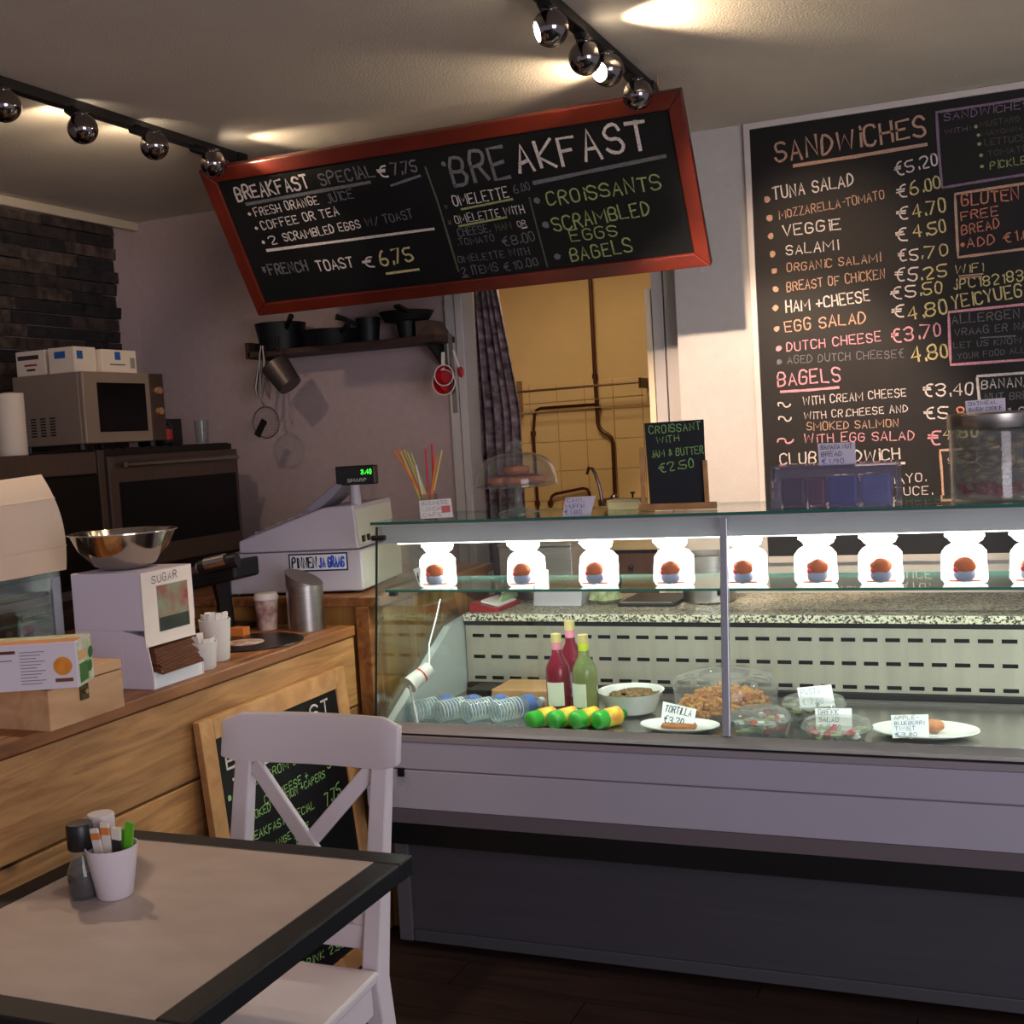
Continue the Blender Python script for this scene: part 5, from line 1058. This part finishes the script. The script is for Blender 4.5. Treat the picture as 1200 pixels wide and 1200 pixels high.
# straws
sx = float(Py(505, 605, 3.22)[0])
sj = thing('straw_cup', 'small clear cup holding the drinking straws', 'cup', (sx, 3.22, ZG2))
B().lathe([(.02, 0), (.026, .07), (.024, .07), (.018, .003), (.001, .003)], (0, 0, 0), 24).build('cup', GLC, sj, smooth=True, local=True)
SP = YP_(3.22)
cols = {'orange': (230, 130, 50), 'red': (216, 50, 66), 'yellow': (216, 196, 110), 'white': (220, 216, 210), 'green': (170, 190, 110)}
for k, (tx, ty, cn) in enumerate(((461, 527, 'orange'), (465, 526, 'orange'), (468, 529, 'yellow'), (473, 527, 'yellow'), (483, 531, 'green'), (489, 545, 'white'), (499, 526, 'red'), (505, 520, 'red'), (516, 528, 'yellow'), (511, 533, 'orange'), (478, 530, 'yellow'))):
    top = Vector(SP(tx, ty)); bot = Vector((sx+.012*math.cos(k*1.9), 3.22+.012*math.sin(k*1.9), ZG2+.006)); top.y += .01*math.sin(k)
    side = ['leaning furthest left', 'second furthest left', 'leaning left behind the orange ones', 'beside the orange ones', 'leaning left in the middle', 'short in the middle', 'upright, left of the pair', 'tallest, right of the pair', 'leaning furthest right', 'behind the red pair', 'leaning left, palest'][k]
    o = B().cyl(bot, top, .003, .003, 8).build('drinking_straw', M('straw_'+cn, cols[cn], .5), smooth=True)
    tag(o, '%s drinking straw %s in the cup by the cake stand' % (cn, side), 'straw', 'drinking straws in the clear cup')
cdp = ptag('stack of printed white cards with red mark in front of the straws', YP_(3.14), [(491, 587), (528, 584), (531, 606), (493, 608)], [('BUSiNESS', M('faint_ink2', (150, 140, 150), .7)), ('LUNCH', M('faint_ink2', (150, 140, 150), .7)), ('CAFE', M('faint_ink2', (150, 140, 150), .7))], 'card_stack')
c0 = cdp.children[0]; P = [Vector(YP_(3.1385)(*q)) for q in ((517, 593), (527, 592), (528, 600), (518, 601))]; B().prism(P, (0, .0008, 0)).build('red_mark', M('mark_red', (206, 110, 110), .7), cdp)
t = thing('cream_box', 'low cream box lying on the glass top behind the price tag', 'box', (float(Py(728, 600, 3.32)[0]), 3.32, ZG2)); xa, xb = float(Py(712, 598, 3.32)[0]), float(Py(750, 598, 3.32)[0]); B().box(xa, xb, 3.32, 3.40, ZG2, ZG2+.022).build('box', M('cream_card', (186, 168, 130), .7), t, bevel=.002); B().box(xa-.001, xb+.001, 3.319, 3.401, ZG2+.0225, ZG2+.026).build('lid', M('cream_card', (186, 168, 130), .7), t)
# plexi holder with tablet-like leaflet
xa, xb = float(Py(903, 594, 3.16)[0]), float(Py(1052, 590, 3.16)[0])
t = thing('acrylic_holder', 'slanted clear acrylic box with colourful wrapped bars on the glass top', 'container', ((xa+xb)/2, 3.2, ZG2))
PX = M('acrylic', (190, 190, 205), .12, trans=.85)
AC = glass('acrylic_clear', (232, 232, 240), haze=.20, hazecol=(200, 200, 230))
prof = [(3.16, ZG2), (3.30, ZG2), (3.30, ZG2+.105), (3.185, ZG2+.105)]
B().prism([(xa, y, z) for y, z in prof], (.004, 0, 0)).build('side', AC, t); B().prism([(xb-.004, y, z) for y, z in prof], (.004, 0, 0)).build('side', AC, t)
B().prism([(xa+.004, 3.16, ZG2), (xa+.004, 3.164, ZG2), (xa+.012, 3.189, ZG2+.105), (xa+.012, 3.185, ZG2+.105)], (xb-xa-.016, 0, 0)).build('front', AC, t); B().box(xa+.004, xb-.004, 3.16, 3.30, ZG2+.1055, ZG2+.1085).build('lid', AC, t, bevel=.001)
for k, (u0, u1, cc) in enumerate(((.06, .26, (96, 24, 36)), (.28, .42, (150, 40, 40)), (.44, .68, (96, 110, 190)), (.70, .94, (150, 160, 220)))):
    a = xa+(xb-xa)*u0; c = xa+(xb-xa)*u1
    o = B().box(a, c, 3.21, 3.25, ZG2+.0005, ZG2+.075).build('wrapped_bar', M('bar_%d' % k, cc, .35, noise=.3, scale=30), bevel=.008)
    tag(o, ['dark plum wrapped bar at the left in the acrylic box', 'red wrapped bar second from left in the acrylic box', 'blue wrapped bar right of the red bar in the acrylic box', 'pale blue wrapped bar at the right in the acrylic box'][k], 'snack')
ptag('pale lilac price tag BANANA NUT BREAD 1.90 standing on the acrylic box', YP_(3.17), [(958, 520), (1002, 518), (1003, 544), (960, 546)], [('BANANA NUT', INK), ('BREAD', INK), ('€1.90', INKB)], mat=M('tag_lilac', (214, 208, 226), .7))
# big cookie jar at the right
jx = float(Py(1166, 585, 3.30)[0])
def cookiejar(label, x, y):
    t = thing('cookie_jar', label, 'jar', (x, y, ZG2))
    B().lathe([(.100, 0), (.106, .004), (.106, .17), (.100, .176), (.097, .176), (.102, .168), (.102, .008), (.001, .006)], (0, 0, 0), 48).build('glass', GLC, t, smooth=True, local=True)
    B().lathe([(.107, .177), (.109, .18), (.109, .213), (.105, .218), (.001, .219)], (0, 0, 0), 48).build('lid', STEEL, t, smooth=True, local=True)
    b = B()
    for k in range(46):
        a = random.uniform(0, 6.28); r_ = .082*math.sqrt(random.random()); b.ball((r_*math.cos(a), r_*math.sin(a), .045+random.uniform(0, .11)), .019, 8, 5, (1, 1, .45), .15)
    b.build('wrapped_cookies', M('cookies', (226, 200, 150), .4, noise=.6, scale=26, col2=(110, 84, 70)), t, local=True)['kind'] = 'stuff'
    b = B()
    for k in range(60):
        a = random.uniform(0, 6.28); r_ = .09*math.sqrt(random.random()); b.ball((r_*math.cos(a), r_*math.sin(a), .014+random.uniform(0, .022)), .011, 6, 4, (1, 1, .6), .2)
    b.build('red_crumbs', M('red_sweets', (176, 50, 40), .5), t, local=True)['kind'] = 'stuff'
    return t
cookiejar('large round glass cookie jar with steel lid on the glass top', jx, 3.29)
cookiejar('second cookie jar cut off by the right picture edge', jx+.235, 3.27)
ptag('pale lilac price tag RAISIN COOKIE 1.80 on the steel jar lid', YP_(3.25), [(1131, 470), (1178, 466), (1179, 489), (1133, 492)], [('OATMEAL', INK), ('RAiSiN COOKiE', INK), ('€1.80', INK)], mat=M('tag_lilac', (214, 208, 226), .7))

# ================================================================== A-BOARD LEANING ON THE COUNTER
ab = thing('chalkboard', 'black chalkboard in pine frame leaning on the plank counter behind the chair', 'chalkboard', (-1.8, 2.7, 0))
# lies in a plane through the counter edge, leaning a little
yA0, yA1 = 2.365, 3.055; zA = .842
th_ = math.atan2(.075, zA); XT_ = XC+.024; XB_ = XT_+.075
def abp(y, z, d=0): u = z/zA; return Vector((XB_+(XT_-XB_)*u+d, y, z))
fw = .055
for (ya, yb) in ((yA0, yA0+fw), (yA1-fw, yA1)): B().prism([abp(ya, .002), abp(yb, .002), abp(yb, zA), abp(ya, zA)], (-.02, 0, 0)).build('frame_stile', FRAMEW, ab, bevel=.002)
for (za, zb_) in ((.002, .06), (zA-fw, zA)): B().prism([abp(yA0+fw, za), abp(yA1-fw, za), abp(yA1-fw, zb_), abp(yA0+fw, zb_)], (-.02, 0, 0)).build('frame_rail', FRAMEW, ab, bevel=.002)
B().prism([abp(yA0+fw, .06, -.006), abp(yA1-fw, .06, -.006), abp(yA1-fw, zA-fw, -.006), abp(yA0+fw, zA-fw, -.006)], (-.008, 0, 0)).build('slate_panel', SLATE, ab)
nA = Vector((zA, 0, .075)).normalized(); PA = Plane(abp(2.7, .4, -.006), nA); TA = TF((0, 780), 2.4)
boardtext(ab, PA, TA, nA, [("BREAKFAST", (640, 292), (930, 130), 52, CW), ("BAGEL FROM GRiLL", (665, 362), (880, 252), 26, CLG), ("5.00", (920, 292), (965, 262), 36, CLG), ("CR.CHEESE +", (745, 392), (868, 318), 26, CLG),
 ("SMOKED SALMON +CAPERS", (690, 448), (915, 312), 26, CLG), ("7.75", (918, 395), (960, 358), 40, CLG), ("BREAKFAST SPECiAL", (690, 505), (885, 400), 26, CLG), ("ORANGE jUiCE", (750, 525), (870, 455), 22, CLG), ("TEA", (830, 505), (865, 480), 22, CLG), ("EXTRA DRiNK 2.50", (750, 910), (968, 790), 26, CLG)], .15)
boardline(ab, PA, TA, nA, [([(655, 320), (780, 255)], .008, CW)]); bullets(ab, PA, TA, nA, [(645, 372), (655, 437)], .008, CLG)

# ================================================================== TABLE
TX0, TX1, TY0, TY1, TZ = -1.655, -1.027, 1.19, 1.893, .75
tbl = thing('cafe_table', 'square cafe table with pale marbled top and broad black edge', 'table', (-1.345, 1.54, 0))
bw_ = .052; BE = M('table_black', (19, 20, 23), .5, spec=.3, noise=.2, scale=20)
B().box(TX0+bw_, TX1-bw_, TY0+bw_, TY1-bw_, TZ-.03, TZ-.0005).build('marble_inset', M('marble', (186, 168, 156), .42, noise=.13, scale=9, stretch=(1, 1.8, 1)), tbl)
for (a, b_, c, d) in ((TX0, TX1, TY0, TY0+bw_), (TX0, TX1, TY1-bw_, TY1), (TX0, TX0+bw_, TY0+bw_, TY1-bw_), (TX1-bw_, TX1, TY0+bw_, TY1-bw_)):
    B().box(a, b_, c, d, TZ-.036, TZ).build('edge_band', BE, tbl, bevel=.004)
B().cyl((-1.345, 1.54, .03), (-1.345, 1.54, TZ-.03), .035).build('pedestal', BLACKM, tbl, smooth=True)
B().lathe([(.165, 0), (.165, .012), (.05, .035)], (-1.345, 1.54, 0), 32).build('foot_plate', BLACKM, tbl, smooth=True)
B().box(-1.5, -1.19, 1.4, 1.68, TZ-.05, TZ-.036).build('top_bracket', BLACKM, tbl)
# table set
wp = Pz(125, 1055, TZ); wp_ = thing('white_pot', 'white tapered pot with sugar sachets on the table', 'pot', (wp[0], wp[1]+.022, TZ))
B().lathe([(.027, 0), (.030, .003), (.044, .088), (.0415, .088), (.028, .006), (.001, .006)], (0, 0, 0), 36).build('pot', M('pot_white', (206, 198, 204), .4), wp_, smooth=True, local=True)
sc_ = {'sachet_white': (222, 214, 204), 'sachet_orange': (210, 130, 70), 'sachet_green': (90, 170, 30), 'sachet_black': (40, 32, 40)}
for k, (dx, dy, cn, tip) in enumerate(((-.030, 0, 'sachet_white', 'o'), (-.018, -.012, 'sachet_white', 'o'), (-.006, -.004, 'sachet_white', 'o'), (.010, .012, 'sachet_green', 0), (.014, -.004, 'sachet_black', 'w'), (.030, .006, 'sachet_green', 0), (-.002, .018, 'sachet_white', 0), (-.022, .014, 'sachet_orange', 0))):
    c = wp_.location; a = Vector((c.x+dx*.6, c.y+dy*.6, TZ+.012)); e = Vector((c.x+dx*1.25, c.y+dy*1.2, TZ+.112+.008*(k % 3)))
    o = B().bar(a, e, .017, .0035, (0, 1, 0)).build('sugar_sachet', M(cn, sc_[cn], .5)); tag(o, ['white sachet leaning out at the left of the white pot', 'white and orange sachet in front in the white pot', 'white and orange sachet in the middle of the white pot', 'green sachet behind the black one in the white pot', 'black sachet with white tip in the white pot', 'green sachet leaning right out of the white pot', 'white sachet hidden at the back of the white pot', 'orange sachet at the back left of the white pot'][k], 'sachet')
    if tip:
        m_ = M('sachet_orange', sc_['sachet_orange'], .5) if tip == 'o' else M('sachet_white', sc_['sachet_white'], .5)
        B().bar(a.lerp(e, .82), a.lerp(e, 1.005) if tip == 'w' else a.lerp(e, .93), .0175, .0042, (0, 1, 0)).build('printed_band', m_, o)
def mill(label, px, py, hh_, capm, capr, fill):
    p = Pz(px, py, TZ); t = thing('spice_mill', label, 'mill', (p[0], p[1]+.024, TZ))
    B().lathe([(.024, 0), (.026, .004), (.026, .045), (.018, .066), (.017, .082), (.001, .082)], (0, 0, 0), 28).build('glass', GLC, t, smooth=True, local=True)
    B().lathe([(.022, .003), (.0248, .006), (.0248, .044), (.001, .046)], (0, 0, 0), 20).build('filling', fill, t, smooth=True, local=True)
    B().lathe([(capr*.9, .083), (capr, .086), (capr*1.04, hh_-.004), (capr*.95, hh_), (.001, hh_+.001)], (0, 0, 0), 28).build('cap', capm, t, smooth=True, local=True)
mill('glass pepper mill with black cap beside the white pot', 88, 1056, .128, BLACK, .022, M('peppercorns', (44, 28, 24), .7, noise=.6, scale=200))
mill('salt mill with white cap behind the white pot', 113, 1040, .125, M('cap_white2', (206, 196, 196), .45), .023, M('salt', (190, 180, 180), .7))

# ================================================================== CHAIR
ch = thing('cross_back_chair', 'white wooden cross back chair at the far side of the table', 'chair', (-1.385, 1.98, 0))
CH = M('chair_white', (208, 198, 202), .42, coat=.1)
def bk(x, z):   # back plane: vertical lower, leaning away upward
    return Vector((x, 2.05+.10*max(0, (z-.40)/.52), z))
xl, xr = -1.572, -1.198
cx = (xl+xr)/2
def rear_leg(x, sgn):
    pts = [(x, 2.13, 0), (x, 2.085, .2), (x, 2.055, .42), (x, 2.10, .65), (x, 2.142, .845)]
    w = .040; b = B(); vs = []
    for k, (px_, py_, pz_) in enumerate(pts):
        tt = (.044, .048, .05, .036, .028)[k]
        for i, j in ((-1, -1), (1, -1), (1, 1), (-1, 1)): vs.append((px_+i*w/2, py_+j*tt/2, pz_))
    fs = [(3, 2, 1, 0), tuple(len(vs)-4+i for i in range(4))]
    for k in range(len(pts)-1):
        for i in range(4): fs.append((4*k+i, 4*k+(i+1) % 4, 4*k+4+(i+1) % 4, 4*k+4+i))
    b.add(vs, fs).build('rear_leg', CH, ch, bevel=.004)
rear_leg(xl+.02, 1); rear_leg(xr-.02, -1)
# top rail, slightly curved
segs = 10; vs = []; fs = []
for i in range(segs+1):
    u = i/segs; x = -1.602+u*.430; yy = 2.128+.020*math.sin(u*PI)
    for (dy, z) in ((-.013, .828), (.011, .828), (.016, .932), (-.008, .932)): vs.append((x, yy+dy+.01*(z-.83)/.1, z-(.016 if i in (0, segs) and z > .9 else 0)+(.012 if i in (0, segs) and z < .9 else 0)))
fs = [(0, 1, 2, 3), tuple(4*segs+i for i in (3, 2, 1, 0))]+[(4*i+j, 4*i+4+j, 4*i+4+(j+1) % 4, 4*i+(j+1) % 4) for i in range(segs) for j in range(4)]
B().add(vs, fs).build('top_rail', CH, ch, bevel=.005, smooth=True)
def yb(z): return 2.055+.093*(z-.42)/.48
B().bar((xl+.045, yb(.825), .825), (xr-.045, yb(.50), .52), .034, .014, (0, 1, 0)).build('cross_slat', CH, ch, bevel=.003)
B().bar((xr-.045, yb(.825)+.006, .825), (xl+.045, yb(.50)+.006, .52), .034, .012, (0, 1, 0)).build('cross_slat', CH, ch, bevel=.003)
B().bar((xl+.04, yb(.50), .50), (xr-.04, yb(.50), .50), .018, .05, (0, 0, 1)).build('lower_rail', CH, ch, bevel=.003)
B().prism([(xl-.005, 2.03, .43), (xr+.005, 2.03, .43), (xr+.025, 1.66, .43), (xl-.025, 1.66, .43)], (0, 0, .022)).build('seat', CH, ch, bevel=.006)
B().bar((xl+.02, 2.02, .395), (xl+.0, 1.69, .395), .022, .065).build('apron', CH, ch, bevel=.002); B().bar((xr-.02, 2.02, .395), (xr+.0, 1.69, .395), .022, .065).build('apron', CH, ch, bevel=.002)
B().bar((xl+.02, 1.69, .395), (xr-.02, 1.69, .395), .022, .065).build('apron', CH, ch, bevel=.002)
for x in (xl+.0, xr-.0): B().bar((x, 1.69, 0), (x, 1.69, .43), .04, .04, (0, 1, 0)).build('front_leg', CH, ch, bevel=.004)
for x in (xl+.015, xr-.015): B().bar((x, 1.70, .2), (x, 2.08, .2), .02, .03).build('stretcher', CH, ch, bevel=.002)
